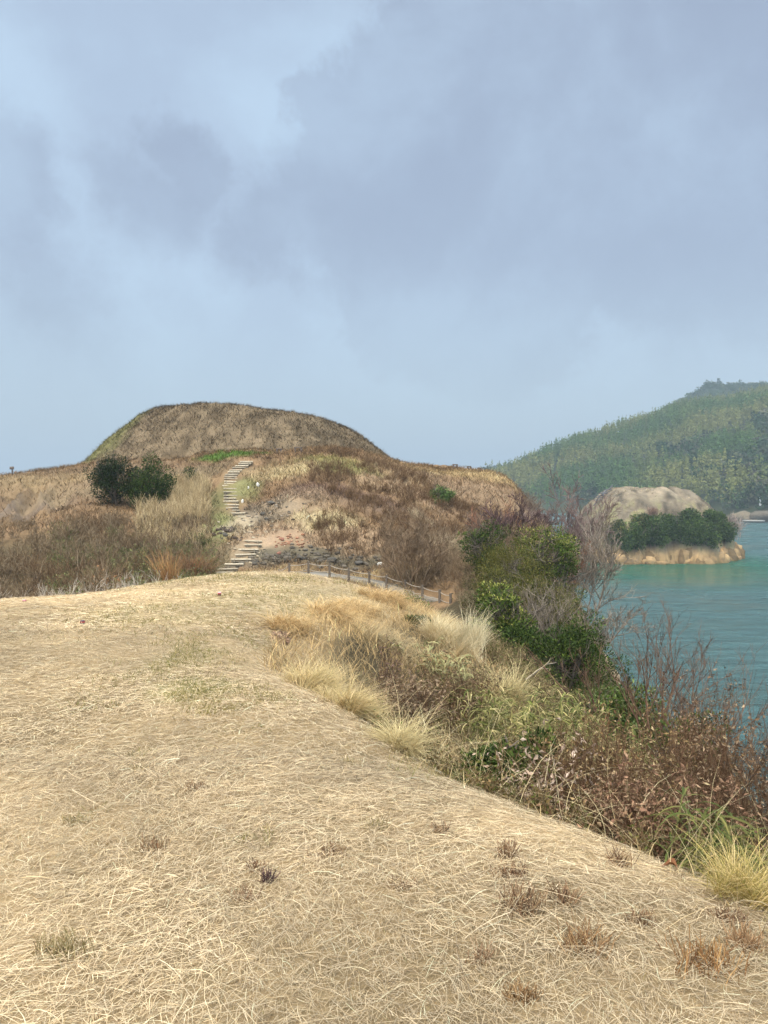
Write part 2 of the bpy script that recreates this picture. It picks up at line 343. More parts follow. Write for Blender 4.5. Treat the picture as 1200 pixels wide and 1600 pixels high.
def gcol(x, y, z):
    n1 = fbm(x*.35, y*.35, 4, 41)[..., None]; n2 = fbm(x*1.4, y*1.4, 4, 47)[..., None]
    plate = STRAW*np.array([.80, .74, .70])*(.50+.8*n2); plate = plate*(1-.25*sstep(.50, .68, n1))
    hill = TAN*(1-n1)+(.5*PINKB+.5*TAN)*n1; hill = hill*np.array([.86, .76, .68])*(.34+.70*n2)
    plate = plate*(1+.20*sstep(6, 13, y)[..., None]); f = sstep(19, 25, y)[..., None]; c = plate*(1-f)+hill*f
    _, r_ = mound(x, y); n4 = sstep(.36, .64, fbm(x*.9, y*.6+z*1.1, 5, 49, .62))[..., None]; mc = (np.array([.105, .075, .043])*(1-n4)+np.array([.20, .145, .085])*n4)*(.72+.5*n1)
    k = sstep(1.03, .97, r_)[..., None]; c = c*(1-k)+mc*k
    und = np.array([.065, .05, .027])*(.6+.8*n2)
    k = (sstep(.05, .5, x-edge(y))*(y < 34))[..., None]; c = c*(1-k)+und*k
    for px, py, D, rx, ry, cc, s in ZB:
        p = P(px, py, D); d = ((x-p[0])/rx)**2+((y-p[1])/ry)**2+(fbm(x*.9+px, y*.9, 3, 77)-.5)*1.6
        k = (np.clip(1.25-d, 0, 1)*s)[..., None]; k = np.minimum(k, 1); c = c*(1-k)+cc*(.75+.5*n2)*k
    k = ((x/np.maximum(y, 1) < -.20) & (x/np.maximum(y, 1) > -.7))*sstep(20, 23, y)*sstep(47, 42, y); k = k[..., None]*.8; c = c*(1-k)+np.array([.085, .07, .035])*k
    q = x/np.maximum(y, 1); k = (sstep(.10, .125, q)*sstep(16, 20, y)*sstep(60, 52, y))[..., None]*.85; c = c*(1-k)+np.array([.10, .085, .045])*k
    f = sstep(3.2, 1.0, z)[..., None]; c = c*(1-f)+ROCKC*(.6+.8*n2)*f
    return c
def lines(lo, hi, a, b):
    o = [0.0]
    while o[-1] < hi: o.append(o[-1]+a+b*abs(o[-1]))
    n = [0.0]
    while n[-1] > lo: n.append(n[-1]-a-b*abs(n[-1]))
    return np.array(n[::-1][:-1]+o)
def gridmesh(name, X, Y, Z, C, mat, smooth=True):
    a = Acc(); ny, nx = X.shape; i = np.arange(ny-1)[:, None]*nx; j = np.arange(nx-1)[None, :]
    a.add(np.stack([X, Y, Z], -1), np.stack([i+j, i+j+1, i+nx+j+1, i+nx+j], -1), C.reshape(-1, 3))
    return a.build(name, mat, smooth=smooth)
gx = lines(-75, 32, .045, .0085); gy = lines(-4, 150, .045, .0085)
X, Y = np.meshgrid(gx, gy); Z = H(X, Y); C = gcol(X, Y, Z)
ground = gridmesh('ground', X, Y, Z, C, MT['ground']); tag(ground, 'dry grassy headland with mound', None, None, 'structure')
del ground['label']

# ---- sea
def flat(name, z, x0, x1, y0, y1, mat):
    a = Acc(); a.add([(x0, y0, z), (x1, y0, z), (x1, y1, z), (x0, y1, z)], [[0, 1, 2, 3]], (.5, .5, .5)); return a.build(name, mat)
wm = bpy.data.materials.new('sea_water'); wm.use_nodes = True; t = wm.node_tree; t.nodes.clear()
def n_(tp, **k):
    n = t.nodes.new(tp)
    for a, b in k.items(): setattr(n, a, b)
    return n
tcw = n_('ShaderNodeTexCoord'); outw = n_('ShaderNodeOutputMaterial')
def wave(sc, stretch, det):
    mp = n_('ShaderNodeMapping'); mp.inputs['Scale'].default_value = (stretch, 1, 1); mp.inputs['Rotation'].default_value = (0, 0, .25)
    t.links.new(tcw.outputs['Object'], mp.inputs[0])
    n = n_('ShaderNodeTexNoise'); n.inputs['Scale'].default_value = sc; n.inputs['Detail'].default_value = det; n.inputs['Roughness'].default_value = .6
    n.inputs['Distortion'].default_value = .5
    t.links.new(mp.outputs[0], n.inputs['Vector']); return n.outputs['Fac']
w1 = wave(.42, .42, 7); w2 = wave(.035, .5, 4)
b1 = n_('ShaderNodeBump'); b1.inputs['Distance'].default_value = 2.6; b1.inputs['Strength'].default_value = 1.0; t.links.new(w1, b1.inputs['Height'])
# shallow green water round the islet, deeper blue-green beyond
dist = n_('ShaderNodeVectorMath', operation='DISTANCE'); t.links.new(tcw.outputs['Object'], dist.inputs[0]); dist.inputs[1].default_value = (62, 178, 0)
dmr = n_('ShaderNodeMapRange'); dmr.interpolation_type = 'SMOOTHSTEP'; t.links.new(dist.outputs['Value'], dmr.inputs['Value'])
dmr.inputs['From Min'].default_value = 16; dmr.inputs['From Max'].default_value = 55
mxc = n_('ShaderNodeMix', data_type='RGBA'); t.links.new(dmr.outputs[0], mxc.inputs[0])
mxc.inputs[6].default_value = (.010, .095, .055, 1); mxc.inputs[7].default_value = (.050, .108, .105, 1)
rmr = n_('ShaderNodeMapRange'); t.links.new(w2, rmr.inputs['Value']); rmr.inputs['From Min'].default_value = .35; rmr.inputs['From Max'].default_value = .65
rmr.inputs['To Min'].default_value = .05; rmr.inputs['To Max'].default_value = .40
pb = n_('ShaderNodeBsdfPrincipled'); t.links.new(mxc.outputs[2], pb.inputs['Base Color']); t.links.new(rmr.outputs[0], pb.inputs['Roughness'])
pb.inputs['IOR'].default_value = 1.33; t.links.new(b1.outputs[0], pb.inputs['Normal']); pb.inputs['Specular IOR Level'].default_value = .42
t.links.new(pb.outputs[0], outw.inputs[0])
tag(flat('sea', 0, -3500, 3500, -600, 6000, wm), kind='structure')

# ---- small island: bald dome on a low rock cliff
IC = np.array([67.6, 197.0]); 
def isl(x, y):
    dx = x-IC[0]; dy = y-IC[1]; c, s = math.cos(.12), math.sin(.12); a = dx*c+dy*s; b = -dx*s+dy*c
    ang = np.arctan2(b, a)
    r_ = np.sqrt(np.abs(a/20.5)**3.4+(b/19.5)**2)/(1+.06*np.sin(2*ang+.6)+.045*np.sin(5*ang+2)+.03*np.sin(9*ang)+.022*np.sin(17*ang+1))
    r_ = r_+(fbm(x*.35, y*.35, 3, 61)-.5)*.10+(fbm(x*.13, y*.13, 2, 67)-.5)*.10
    cl = sstep(1.0, .93, r_)*(2.2+2.8*fbm(x*.2, y*.2, 2, 69))+(r_ < 1.0)*.0
    t = np.clip((.95-r_)/.72, 0, 1); dome = (1-(1-t)**1.75)*(14.0-.05*np.abs(a)-.012*a*a*(a > 0)*.8)
    n = (fbm(x*.3, y*.3, 5, 63, .55)-.5)*1.3*sstep(1.02, .9, r_)
    return -1.5+1.5*sstep(1.06, 1.0, r_)+cl+dome+n, r_, a, b
ix = np.arange(40, 104, .35); iy = np.arange(170, 226, .35); X, Y = np.meshgrid(ix, iy); Z, RR, _, _ = isl(X, Y)
nn = fbm(X*.5, Y*.5, 4, 71)[..., None]; n3 = fbm(X*.55, Z*1.6+Y*.2, 4, 73)[..., None]
topc = np.array([.225, .178, .118])*(.05+1.55*nn); rockc = np.array([.40, .26, .12])*(.25+1.25*n3)
wet = np.array([.13, .095, .04])
k = sstep(.93, .97, RR)[..., None]; C = topc*(1-k)+rockc*k; k = sstep(.75, .25, Z)[..., None]; C = C*(1-k)+wet*k
k = (sstep(.45, .6, RR)*sstep(.97, .92, RR))[..., None]*sstep(.45, .6, nn)*.6; C = C*(1-k)+np.array([.18, .17, .06])*k
isle = gridmesh('island', X, Y, Z, C, MT['rock'], smooth=False); tag(isle, kind='structure')

rl = Acc(); r = rng(650)
for k in range(150):
    an = r.uniform(math.pi*.92, math.pi*2.08); c_, s_ = math.cos(.12), math.sin(.12)
    for R_ in np.arange(1.25, .5, -.01):
        a_, b_ = math.cos(an)*20.5*R_, math.sin(an)*19.5*R_; x_, y_ = IC[0]+a_*c_-b_*s_, IC[1]+a_*s_+b_*c_
        if float(isl(np.array([x_]), np.array([y_]))[0][0]) > .15: break
    y_ += r.uniform(.2, 1.0); hh_ = r.uniform(.5, 3.0); cc_ = np.array([.38, .25, .12])*r.uniform(.4, 1.25)
    rocklump(rl, (x_, y_+hh_*.25, hh_*.5-.3), (r.uniform(.8, 2.4), r.uniform(.8, 1.5), hh_), 5000+k, cc_, 7)
tag(rl.build('rock_ledge', MT['rock']), kind='structure')

# ---- far wooded hills
def hillmesh(name, f, x0, x1, y0, y1, st, colr, mat):
    xs = np.arange(x0, x1+st, st); ys = np.arange(y0, y1+st, st); X, Y = np.meshgrid(xs, ys); Z = f(X, Y)
    C = np.array(colr)*(.7+.6*fbm(X*.05, Y*.05, 3, 5)[..., None])
    return gridmesh(name, X, Y, Z, C, mat)
def ridge_z(x, y, pts, D0, D1):
    """height by profile over viewing direction x/y: rises from the shore at D0 to the crest at D1"""
    return None
HB = np.array([[-.3, 5], [.05, 8], [.115, 18], [.17, 27], [.25, 43], [.333, 62], [.375, 74], [.43, 80], [.5, 88], [.62, 92], [.8, 80], [1.1, 50]])
def front_hill(x, y):
    u = x/np.maximum(y, 50); top = np.interp(u, HB[:, 0], HB[:, 1])
    shore = np.interp(u, [-.3, .1, .3, .44, .5, .6, 1.1], [640, 600, 470, 408, 388, 350, 330])
    t = (y-shore)/(650-shore); up_ = sstep(-.02, 1.0, t)*1.0
    back = 1-sstep(660, 900, y)*.9
    z = top*np.where(t < 1, np.clip(t, 0, 1)**.8*.9+.1*up_, 1)*back
    cliff = 5*sstep(-.01, .02, t)
    return np.where(t < -.01, -3, z+cliff+(fbm(x*.02, y*.02, 4, 81)-.5)*14*np.clip(t*3, 0, 1)-1)
def back_hill(x, y):
    u = x/np.maximum(y, 50); top = np.interp(u, [.0, .28, .345, .375, .42, .5, .65, .9], [5, 50, 88, 112, 138, 140, 150, 90])
    return top*sstep(700, 930, y)*(1-.6*sstep(1000, 1200, y))+(fbm(x*.02, y*.02, 3, 85)-.5)*12-2
hillm = vmat('forest_floor', .95, spec=.05)
tag(hillmesh('hill', front_hill, -160, 640, 320, 900, 6, (.05, .06, .03), hillm), kind='structure')
tag(hillmesh('hill', back_hill, 60, 800, 680, 1200, 8, (.04, .06, .03), hillm), kind='structure')
def far_range(x, y):
    u = x/y; t = .55*np.exp(-((u+.42)/.09)**2)+.75*np.exp(-((u-.00)/.05)**2)+.4*np.exp(-((u+.0)/.3)**2)
    return (t*110+(fbm(x*.003, y*.003, 4, 91)-.5)*60)*np.exp(-((y-3100)/250)**2)+30*np.exp(-((y-3100)/250)**2)-3
tag(hillmesh('distant_hills', far_range, -2400, 1300, 2700, 3500, 40, (.05, .07, .05), hillm), kind='structure')

# ---- forest on the hills (one mass: stuff)
def crown_quads(acc, r, ctr, rad, n, size, cols, flatten=.35):
    """n leaf clumps spread through each ellipsoid crown; ctr (T,3), rad (T,3)"""
    T = len(ctr); idx = np.repeat(np.arange(T), n); d = sph(r, len(idx)); rr = r.uniform(.35, 1, len(idx))**.5
    p = ctr[idx]+d*rad[idx]*rr[:, None]
    dirs = unit(d+r.normal(0, .6, d.shape)+np.array([0, 0, .3])); nr = sph(r, len(idx))
    s = np.asarray(size)[idx] if np.ndim(size) else np.full(len(idx), size); s = s*r.uniform(.5, 1.3, len(idx))
    c = np.asarray(cols)[idx]*np.exp(r.normal(0, .12, (len(idx), 1)))
    leafs(acc, p-dirs*s[:, None]*.5, dirs, nr, s, s*.8, c)
fm = vmat('forest_foliage', .8, trans=.1, spec=.1)
r = rng(101)
def forest(name, f, u0, u1, y0, y1, n, bam, acc, r):
    y = np.sqrt(r.uniform(y0*y0, y1*y1, n)); u = r.uniform(u0, u1, n); x = u*y; z = f(x, y)
    k = z > 2.5; x, y, z = x[k], y[k], z[k]; n = len(x)
    zone = fbm(x*.012+3, y*.010, 3, 111)*.75+fbm(x*.05, y*.05, 2, 113)*.25
    isb = (zone+r.normal(0, .02, n) > .47) if bam else np.zeros(n, bool)
    # bamboo plumes
    xb, yb, zb = x[isb], y[isb], z[isb]; nb = len(xb)
    if nb:
        h = r.uniform(9, 14, nb); hue = sstep(.35, .65, fbm(xb*.022, yb*.022, 3, 117))[:, None]
        c = np.array([.070, .125, .030])*(1-hue)+np.array([.19, .195, .062])*hue; c = c*np.exp(r.normal(0, .11, (nb, 1)))
        lean = r.normal(0, .6, (nb, 2))
        for q, (zf, rf) in enumerate(((.35, 1.6), (.58, 1.5), (.8, 1.15), (.97, .65))):
            ctr = np.stack([xb+lean[:, 0]*zf, yb+lean[:, 1]*zf, zb+h*zf], 1); rad = np.stack([np.full(nb, rf)]*2+[h*.17], 1)
            crown_quads(acc, r, ctr, rad, 11, np.full(nb, 1.5 if q < 3 else 1.0), c)
    xt, yt, zt = x[~isb], y[~isb], z[~isb]; ntt = len(xt)
    h = r.uniform(6, 11, ntt); c = mixc(r, ntt, [(.025, .055, .018), (.035, .070, .022), (.055, .085, .03), (.09, .10, .05), (.14, .12, .085)], .15, [.3, .3, .2, .12, .08])
    for q in range(4):
        o = r.normal(0, 1, (ntt, 3))*np.array([1.8, 1.8, .9]); ctr = np.stack([xt, yt, zt+h*.6], 1)+o
        rad = np.stack([h*.27, h*.27, h*.24], 1); crown_quads(acc, r, ctr, rad, 14, h*.17, c*(.85+.1*q))
acc = Acc(); forest('woodland', front_hill, .06, .62, 345, 700, 7500, True, acc, r)
tag(acc.build('bamboo_woodland', fm), 'hazy green bamboo and broadleaf woodland covering the hill across the water', 'woodland', kind='stuff')
acc = Acc(); forest('woodland', back_hill, .25, .60, 740, 1010, 2600, False, acc, r)
tag(acc.build('summit_woodland', fm), 'dark blue-green woodland on the rounded summit behind the bamboo slope', 'woodland', kind='stuff')

# ------------------------------------------------------------------ ground cover
def slope_n(x, y, e=.15):
    zx = (H(x+e, y)-H(x-e, y))/(2*e); zy = (H(x, y+e)-H(x, y-e))/(2*e)
    return unit(np.stack([-zx, -zy, np.ones_like(zx)], -1))
def straw_mat(n, y0, y1, Lr, wr, r, acc, lift=.012, jit=.5, pw=1.0):
    y = (y0**pw+(y1**pw-y0**pw)*r.uniform(0, 1, n))**(1/pw); hw = .60*y+1.0
    x = r.uniform(-1, 1, n)*hw; k = x < edge(y)+r.normal(.08, .1, n); x, y = x[k], y[k]; n = len(x)
    z = H(x, y); nr = slope_n(x, y, .05)
    fl = (fbm(x*.55, y*.55, 3, 131)*2.2+.1)*np.pi; sw = r.random(n) < .38
    a = np.where(sw, fl+r.normal(0, .6, n), r.uniform(0, 2*np.pi, n))
    d = np.stack([np.cos(a), np.sin(a), np.zeros(n)], 1); d = d-nr*(d*nr).sum(-1, keepdims=True); d = unit(d)
    Ls = r.uniform(*Lr, n)*np.exp(r.normal(0, .3, n)); lf = np.abs(r.normal(0, .22, n)); 
    side = unit(np.cross(nr, d)+nr*r.normal(0, .35, (n, 1))); h0 = r.uniform(0, 1, n)**1.5*lift*(1+1.2*fbm(x*2, y*2, 2, 9))
    p0 = np.stack([x, y, z], 1)+nr*h0[:, None]; cv = r.normal(0, .22, n)[:, None]*np.cross(nr, d)
    tt = np.linspace(0, 1, 4)[None, :, None]
    pts = p0[:, None, :]+Ls[:, None, None]*(d[:, None, :]*tt+cv[:, None, :]*(tt**2)+nr[:, None, :]*(lf[:, None, None]*tt*(1.15-tt)))
    tone = fbm(x*.8, y*.8, 3, 137)[:, None]+r.normal(0, .10, (n, 1))
    c = mixc(r, n, [(.80, .64, .42), (.70, .54, .33), (.59, .435, .24), (.42, .305, .18), (.23, .165, .10)], .16, [.27, .28, .20, .15, .10])
    c = c*(1.08-.36*sstep(.42, .68, tone)); ribbons(acc, pts, r.uniform(*wr, n), side, c, tip=.35)
acc = Acc(); r = rng(11)
straw_mat(160000, 1.0, 4.6, (.025, .10), (.0010, .0021), r, acc, .017, pw=2)
straw_mat(900, 1.0, 5.0, (.14, .26), (.0016, .0026), r, acc, .028, pw=2)
straw_mat(170000, 4.2, 9.5, (.035, .11), (.0018, .0034), r, acc, .020, pw=1.6)
straw_mat(150000, 9, 20, (.05, .14), (.0035, .0075), r, acc, .026, pw=1.6)
# rooted stubble standing in the mat
n = 42000; y = np.sqrt(r.uniform(1.0, 100, n)); x = r.uniform(-1, 1, n)*(.6*y+1); k = (x < edge(y)) & (fbm(x*2.1, y*2.1, 3, 191) > .47); x, y = x[k], y[k]; n = len(x); z = H(x, y)
pts = polyl(r, np.stack([x, y, z-.003], 1), updirs(r, n, .9), r.uniform(.012, .038, n), 2, .1); a_ = r.uniform(0, 6.28, n)
ribbons(acc, pts, r.uniform(.0012, .0022, n)*(1+.10*y), np.stack([np.cos(a_), np.sin(a_), 0*a_], 1), mixc(r, n, [(.46, .34, .17), (.30, .21, .11), (.62, .48, .26), (.26, .23, .09)], .15), tip=.4)
tag(acc.build('cut_straw', MT['straw']), 'pale mown straw lying matted over the near ground', 'straw', kind='stuff')

def blades(x, y, hgt, wid, c, r, acc, lean=.35, bend=.5, wind=(0, 0), k=4, z=None, clump=None):
    n = len(x); z = H(x, y) if z is None else z
    d = updirs(r, n, lean)+np.stack([np.zeros(n)+wind[0], np.zeros(n)+wind[1], np.zeros(n)], 1)
    pts = polyl(r, np.stack([x, y, z-.01], 1), d, hgt, k, .07, 0, 0)
    bd = unit(np.stack([d[:, 0]+r.normal(0, .2, n), d[:, 1]+r.normal(0, .2, n), np.zeros(n)], 1))
    tt = np.linspace(0, 1, k+1)[None, :, None]
    pts = pts+(bd[:, None, :]*.8-np.array([0, 0, .75]))*(hgt*bend)[:, None, None]*tt**2.2*.7
    a = r.uniform(0, 2*np.pi, n); side = np.stack([np.cos(a), np.sin(a), np.zeros(n)], 1)
    ribbons(acc, pts, wid, side, c, tip=.1)
# short upright olive grass patches on the mown ground
acc = Acc(); r = rng(12)
for px, py, D, rx, ry, n in ((280,1040,7.5,.5,1.4,2600),(240,975,10.5,1.2,1.8,2600),(300,1080,6.0,.35,.4,1100),(420,955,12.8,1.5,1.7,3200),(330,925,15.5,2,1,1500),(380,1010,9,.8,.9,1600),
    (420,1110,5.9,.22,.3,500),(345,1125,5.5,.3,.22,420),(180,1110,5.8,.3,.3,300),(480,930,16,2.2,1.2,2400),(590,1285,3.75,.13,.1,160),(640,1215,4.45,.25,.2,260),(10,1330,3.4,.1,.12,80),(545,1190,4.65,.08,.07,110),(130,1275,3.8,.12,.08,90),
    (700,1190,4.9,.3,.15,260),(400,1310,3.5,.10,.07,70),(215,1200,4.5,.09,.06,80),(590,1260,3.95,.2,.1,120),(350,1160,5.0,.25,.2,200)):
    p = P(px, py, D); x = p[0]+r.normal(0, .55, n)*rx; y = p[1]+r.normal(0, .55, n)*ry
    k = fbm(x*2.2, y*2.2, 3, 141) > .43; x, y = x[k], y[k]; n = len(x); s = .5+.045*D
    blades(x, y, r.uniform(.035, .085, n)*(s+.35), r.uniform(.0022, .004, n)*(s+.4+D*.06), mixc(r, n, [(.17, .155, .045), (.28, .23, .085), (.42, .33, .15), (.12, .12, .03)], .15), r, acc, .7, .4)
tag(acc.build('olive_grass', MT['grass']), 'short olive-green grass in thin patches on the mown ground', 'grass', kind='stuff')

# rough dry grass and twigs on the slopes and mound
def cover(n, xr, yr, hr, wr, r, acc, colf=None, tint=1.0, keep=None, lean=.6, bend=.6, jit=.22):
    x = r.uniform(*xr, n); y = r.uniform(*yr, n)
    if keep is not None: m = keep(x, y); x, y = x[m], y[m]
    n = len(x); z = H(x, y); c = gcol(x+r.normal(0, .25, n), y+r.normal(0, .25, n), z) if colf is None else colf(r, n, x, y)
    c = np.clip(c*tint*np.exp(r.normal(0, jit, (n, 1))), 0, .8)
    blades(x, y, r.uniform(*hr, n), r.uniform(*wr, n), c, r, acc, lean, bend, z=z, k=3)
def inm(x, y): return mound(x, y)[1]
def pathm(x, y):   # keep the stair corridor and the bare bank open
    q = np.array(UP+LO); d = np.min((x[:, None]-q[None, :, 0])**2+(y[:, None]-q[None, :, 1])**2, 1); return d > .75
acc = Acc(); r = rng(13)
cover(60000, (-34, 4), (64, 90), (.18, .55), (.025, .055), r, acc, tint=.66, keep=lambda x, y: inm(x, y) < 1.02, lean=.9, bend=.6, jit=.48)
def front(x, y): return (inm(x, y) > 1.0) & (x < 18) & pathm(x, y) & (x > -9.5) & ~((fbm(x*.5, y*.5, 2, 151) > .60) & (x < 0) & (y < 56))
cover(60000, (-10, 19), (41.5, 72), (.22, .6), (.022, .05), r, acc, tint=.86, keep=front, lean=.75, bend=.55, jit=.45)
cover(26000, (-44, -9), (46, 72), (.2, .55), (.025, .05), r, acc, tint=.80, keep=lambda x, y: (inm(x, y) > 1.0) & pathm(x, y) & (np.exp(-((x+26)/4)**2-((y-54)/3.5)**2)+.25*fbm(x, y, 2, 7) < .75), jit=.42)
cover(5000, (-16, -5), (61.5, 67), (.12, .25), (.03, .05), r, acc, tint=1.2, jit=.2)
tag(acc.build('dry_grass', MT['grass']), 'rough tan and brown dead grass covering the hill slopes and mound', 'grass', kind='stuff')

# longer straw-coloured grass in the dip just beyond the mown crest and along its edge
acc = Acc(); r = rng(14)
def dg(r, n, x, y): return mixc(r, n, [(.50, .38, .19), (.42, .31, .15), (.33, .25, .13), (.24, .17, .10)], .15)
cover(9000, (-9, 3), (36.5, 41.5), (.15, .45), (.014, .03), r, acc, dg, keep=lambda x, y: np.abs(y-(39.6+.25*(-x-5))) > .8)
cover(42000, (-3, 4), (7.2, 20), (.12, .42), (.004, .009), r, acc, lambda r, n, x, y: mixc(r, n, [(.60, .42, .20), (.50, .34, .15), (.40, .28, .14), (.24, .17, .09)], .15)*(.55+.9*fbm(x*1.2, y*1.2, 3, 181)[:, None]), keep=lambda x, y: (x > edge(y)-.25) & (x < edge(y)+3.0))
cover(5200, (-1.8, 1.8), (2.6, 9), (.05, .17), (.003, .006), r, acc, dg, keep=lambda x, y: (x > edge(y)-.12) & (x < edge(y)+.22))
cover(9000, (-14, 2), (14, 20), (.04, .11), (.006, .012), r, acc, dg, keep=lambda x, y: x < edge(y))
tag(acc.build('edge_grass', MT['grass']), 'straw-coloured grass fringe along the edge of the mown ground', 'grass', kind='stuff')

# ------------------------------------------------------------------ plants
def spot(px, ytop, D):
    x = (px-600)/F*D; z = float(H(np.array([x]), np.array([D]))[0]); top = EZ-(ytop-760)/F*D
    return np.array([x, D, z]), max(top-z, .12)

def twigs(r, base, hgt, spread, nstem, thick, cols, levels=3, nk=(6, 5, 4), acc=None, lean=(0, 0), wob=.12, ang=.75, up=.06, twig=None, trunk=0):
    """bare woody growth; base (B,3); returns tip polylines"""
    acc = acc or Acc(); B = len(base); idx = np.repeat(np.arange(B), nstem); n = len(idx); hh = np.asarray(hgt).reshape(-1)[idx if np.size(hgt) > 1 else np.zeros(n, int)]
    s = base[idx].astype(float)+np.stack([r.normal(0, .04, n)*hh, r.normal(0, .04, n)*hh, np.full(n, -.05)], 1)
    d = updirs(r, n, spread)+np.array([lean[0], lean[1], 0])
    Ls = hh*r.uniform(.65, 1.05, n)*(.62 if levels > 2 else .8)
    pts = polyl(r, s, d, Ls, 6, wob, up); rad = thick*(hh/np.mean(hh))*r.uniform(.7, 1.2, n)
    mk = lambda m: mixc(r, m, cols, .15)
    tubes(acc, pts, rad, rad*.45, mk(n), 5 if thick > .02 else 3)
    cur = pts; cr = rad; cl = Ls; fin = pts
    for lv in range(levels):
        s, d, ix, tt = kids(r, cur, nk[lv], .30, ang); ln = cl[ix]*r.uniform(.35, .75, len(ix))*(1-.3*tt)
        rr = cr[ix]*(.58-.15*tt); rr = np.maximum(rr, twig or 0)
        cur = polyl(r, s, d+np.array([0, 0, .2]), ln, 4, wob*1.3, up); tubes(acc, cur, rr, np.maximum(rr*.35, (twig or 0)*.6), mk(len(ix)), 3)
        cr = rr; cl = ln; fin = cur
    return acc, fin
def leafcol(r, n, cs, w=None): return mixc(r, n, cs, .2, w)

def evergreen(name, px, yt, D, wpx, label, cat, cs, leaf=.09, n=5200, seed=0, stalk=True, shape=1.0, tops=None, hmin=None, depth=.9):
    r = rng(seed); b, h = spot(px, yt, D)
    if hmin: h = max(h, hmin)
    e = empty(name, b, label, cat, 'evergreen shrubs on the headland'); W = wpx/F*D/2
    a = Acc(); nst = 5
    fw, fin = twigs(r, np.array([[0, 0, 0.]]), h*.95, .5, nst, .03*h**.7, [(.10, .08, .06), (.16, .13, .10)], levels=2, nk=(6, 5), twig=.008)
    fw.build('branches', MT['bark'], e)
    n = int(n*1.7); nc = 64; d = sph(r, nc); flare = (1+.3*np.clip(-d[:, 2:3], 0, 1))*np.array([1, 1, 0])+np.array([0, 0, 1])
    rr = r.uniform(.35, 1.0, nc)**.6; lump = 1+.22*np.sin(d[:, 0]*4+seed)+.15*np.sin(d[:, 1]*6+seed*2)
    ctr = d*flare*rr[:, None]*lump[:, None]*np.array([W*.92, W*depth*.92, h*.46])+np.array([0, 0, h*.47*shape])
    cr = W*r.uniform(.22, .40, nc); idx = r.choice(nc, n, p=cr**2/np.sum(cr**2)); dd = sph(r, n); rs = r.uniform(.25, 1.08, n)**.45
    p = ctr[idx]+dd*rs[:, None]*cr[idx][:, None]*np.array([1, 1, .75]); p[:, 2] = np.where(p[:, 2] < -.1*h, r.uniform(0, .5, n)*h, p[:, 2])
    dr = unit(dd*.8+r.normal(0, .5, dd.shape)+np.array([0, 0, .25])); nr = unit(dd+np.array([0, 0, .8])+r.normal(0, .4, dd.shape))
    c = leafcol(r, n, cs)*np.exp(r.normal(0, .16, nc))[idx][:, None]
    if tops is not None:
        m = (dd[:, 2] > .35) & (p[:, 2] > h*.5) & (r.random(n) < .6); c[m] = leafcol(r, m.sum(), tops)
    s = leaf*r.uniform(.6, 1.35, n); leafs(a, p, dr, nr, s, s*.42, c, .08)
    a.build('foliage', MT['leaf'], e); return e
def baretree(name, px, yt, D, label, cols, spread=.7, nstem=3, thick=.06, levels=3, nk=(7, 6, 5), seed=0, twig=.008, ybase=None, lean=(0, 0), leaves=None, wob=.12, hf=1.1, ang=.75, group='bare trees'):
    r = rng(seed); b, h = spot(px, yt, D)
    e = empty(name, b, label, 'tree' if 'tree' in name else 'shrub', group)
    a, fin = twigs(r, np.array([[0, 0, 0.]]), h*hf, spread, nstem, thick, cols, levels, nk, lean=lean, twig=twig, wob=wob, ang=ang)
    a.build('branches', MT['bark'], e)
    if leaves:
        n, cs, sz = leaves; f = fin.reshape(-1, 3); p = f[r.choice(len(f), n)]; la = Acc(); d = sph(r, n)-np.array([0, 0, .5])
        leafs(la, p, d, sph(r, n), sz*r.uniform(.6, 1.3, n), sz*.4*r.uniform(.6, 1.3, n), leafcol(r, n, cs), .3); la.build('leaves', MT['dead'], e)
    return e

DK = [(.014, .025, .005), (.026, .043, .008), (.045, .068, .012)]; OLV = [(.066, .066, .014), (.10, .092, .02), (.145, .12, .03)]
GL = [(.026, .043, .008), (.050, .078, .012), (.095, .125, .022)]; YG = [(.20, .205, .04), (.28, .26, .07), (.13, .15, .028)]
evergreen('evergreen_bush', 180, 720, 52, 92, 'dark green dense bush, left one of the pair below the mound', 'bush', [(.008, .015, .004), (.014, .025, .006), (.026, .038, .009)], .13, 8000, 1, hmin=3.6)
evergreen('evergreen_bush', 236, 718, 51.5, 80, 'dark green bush with olive tips, right one of the pair below the mound', 'bush', DK, .14, 5500, 2, hmin=3.3, tops=[(.06, .085, .02)])
evergreen('evergreen_bush', 298, 730, 57, 26, 'small dark green bush right of the dark pair, below the mound', 'bush', DK, .15, 900, 3)
evergreen('evergreen_bush', 690, 768, 57, 34, 'lone mid-green bush on the brown slope right of the stairs', 'bush', [(.07, .11, .03), (.10, .15, .04)], .13, 1500, 4, hmin=1.6)
evergreen('evergreen_tree', 754, 808, 34, 78, 'narrow dark green leafy tree, leftmost of the evergreen row above the shore', 'tree', DK+GL[:1], .10, 4200, 5, tops=GL[1:])
evergreen('evergreen_tree', 850, 800, 34, 104, 'glossy broadleaf evergreen tree with pale leaf tips, tallest of the row above the shore', 'tree', GL, .11, 7500, 6, tops=YG)
evergreen('olive_shrub', 803, 835, 31, 130, 'rounded olive-brown shrub between the narrow and the glossy evergreens', 'shrub', OLV, .06, 8500, 7)
evergreen('olive_shrub', 860, 890, 28, 120, 'twiggy brownish olive shrub below the glossy evergreen tree', 'shrub', OLV+[(.16, .12, .07)], .06, 5500, 8)
evergreen('olive_shrub', 775, 885, 28, 90, 'mid-sized olive shrub behind the yellow-tipped green shrub', 'shrub', OLV+GL[:1], .06, 4500, 16)
evergreen('evergreen_shrub', 783, 915, 22, 100, 'leafy green shrub with bright yellow-green tips beside the golden grass', 'shrub', GL, .09, 5200, 9, tops=YG)
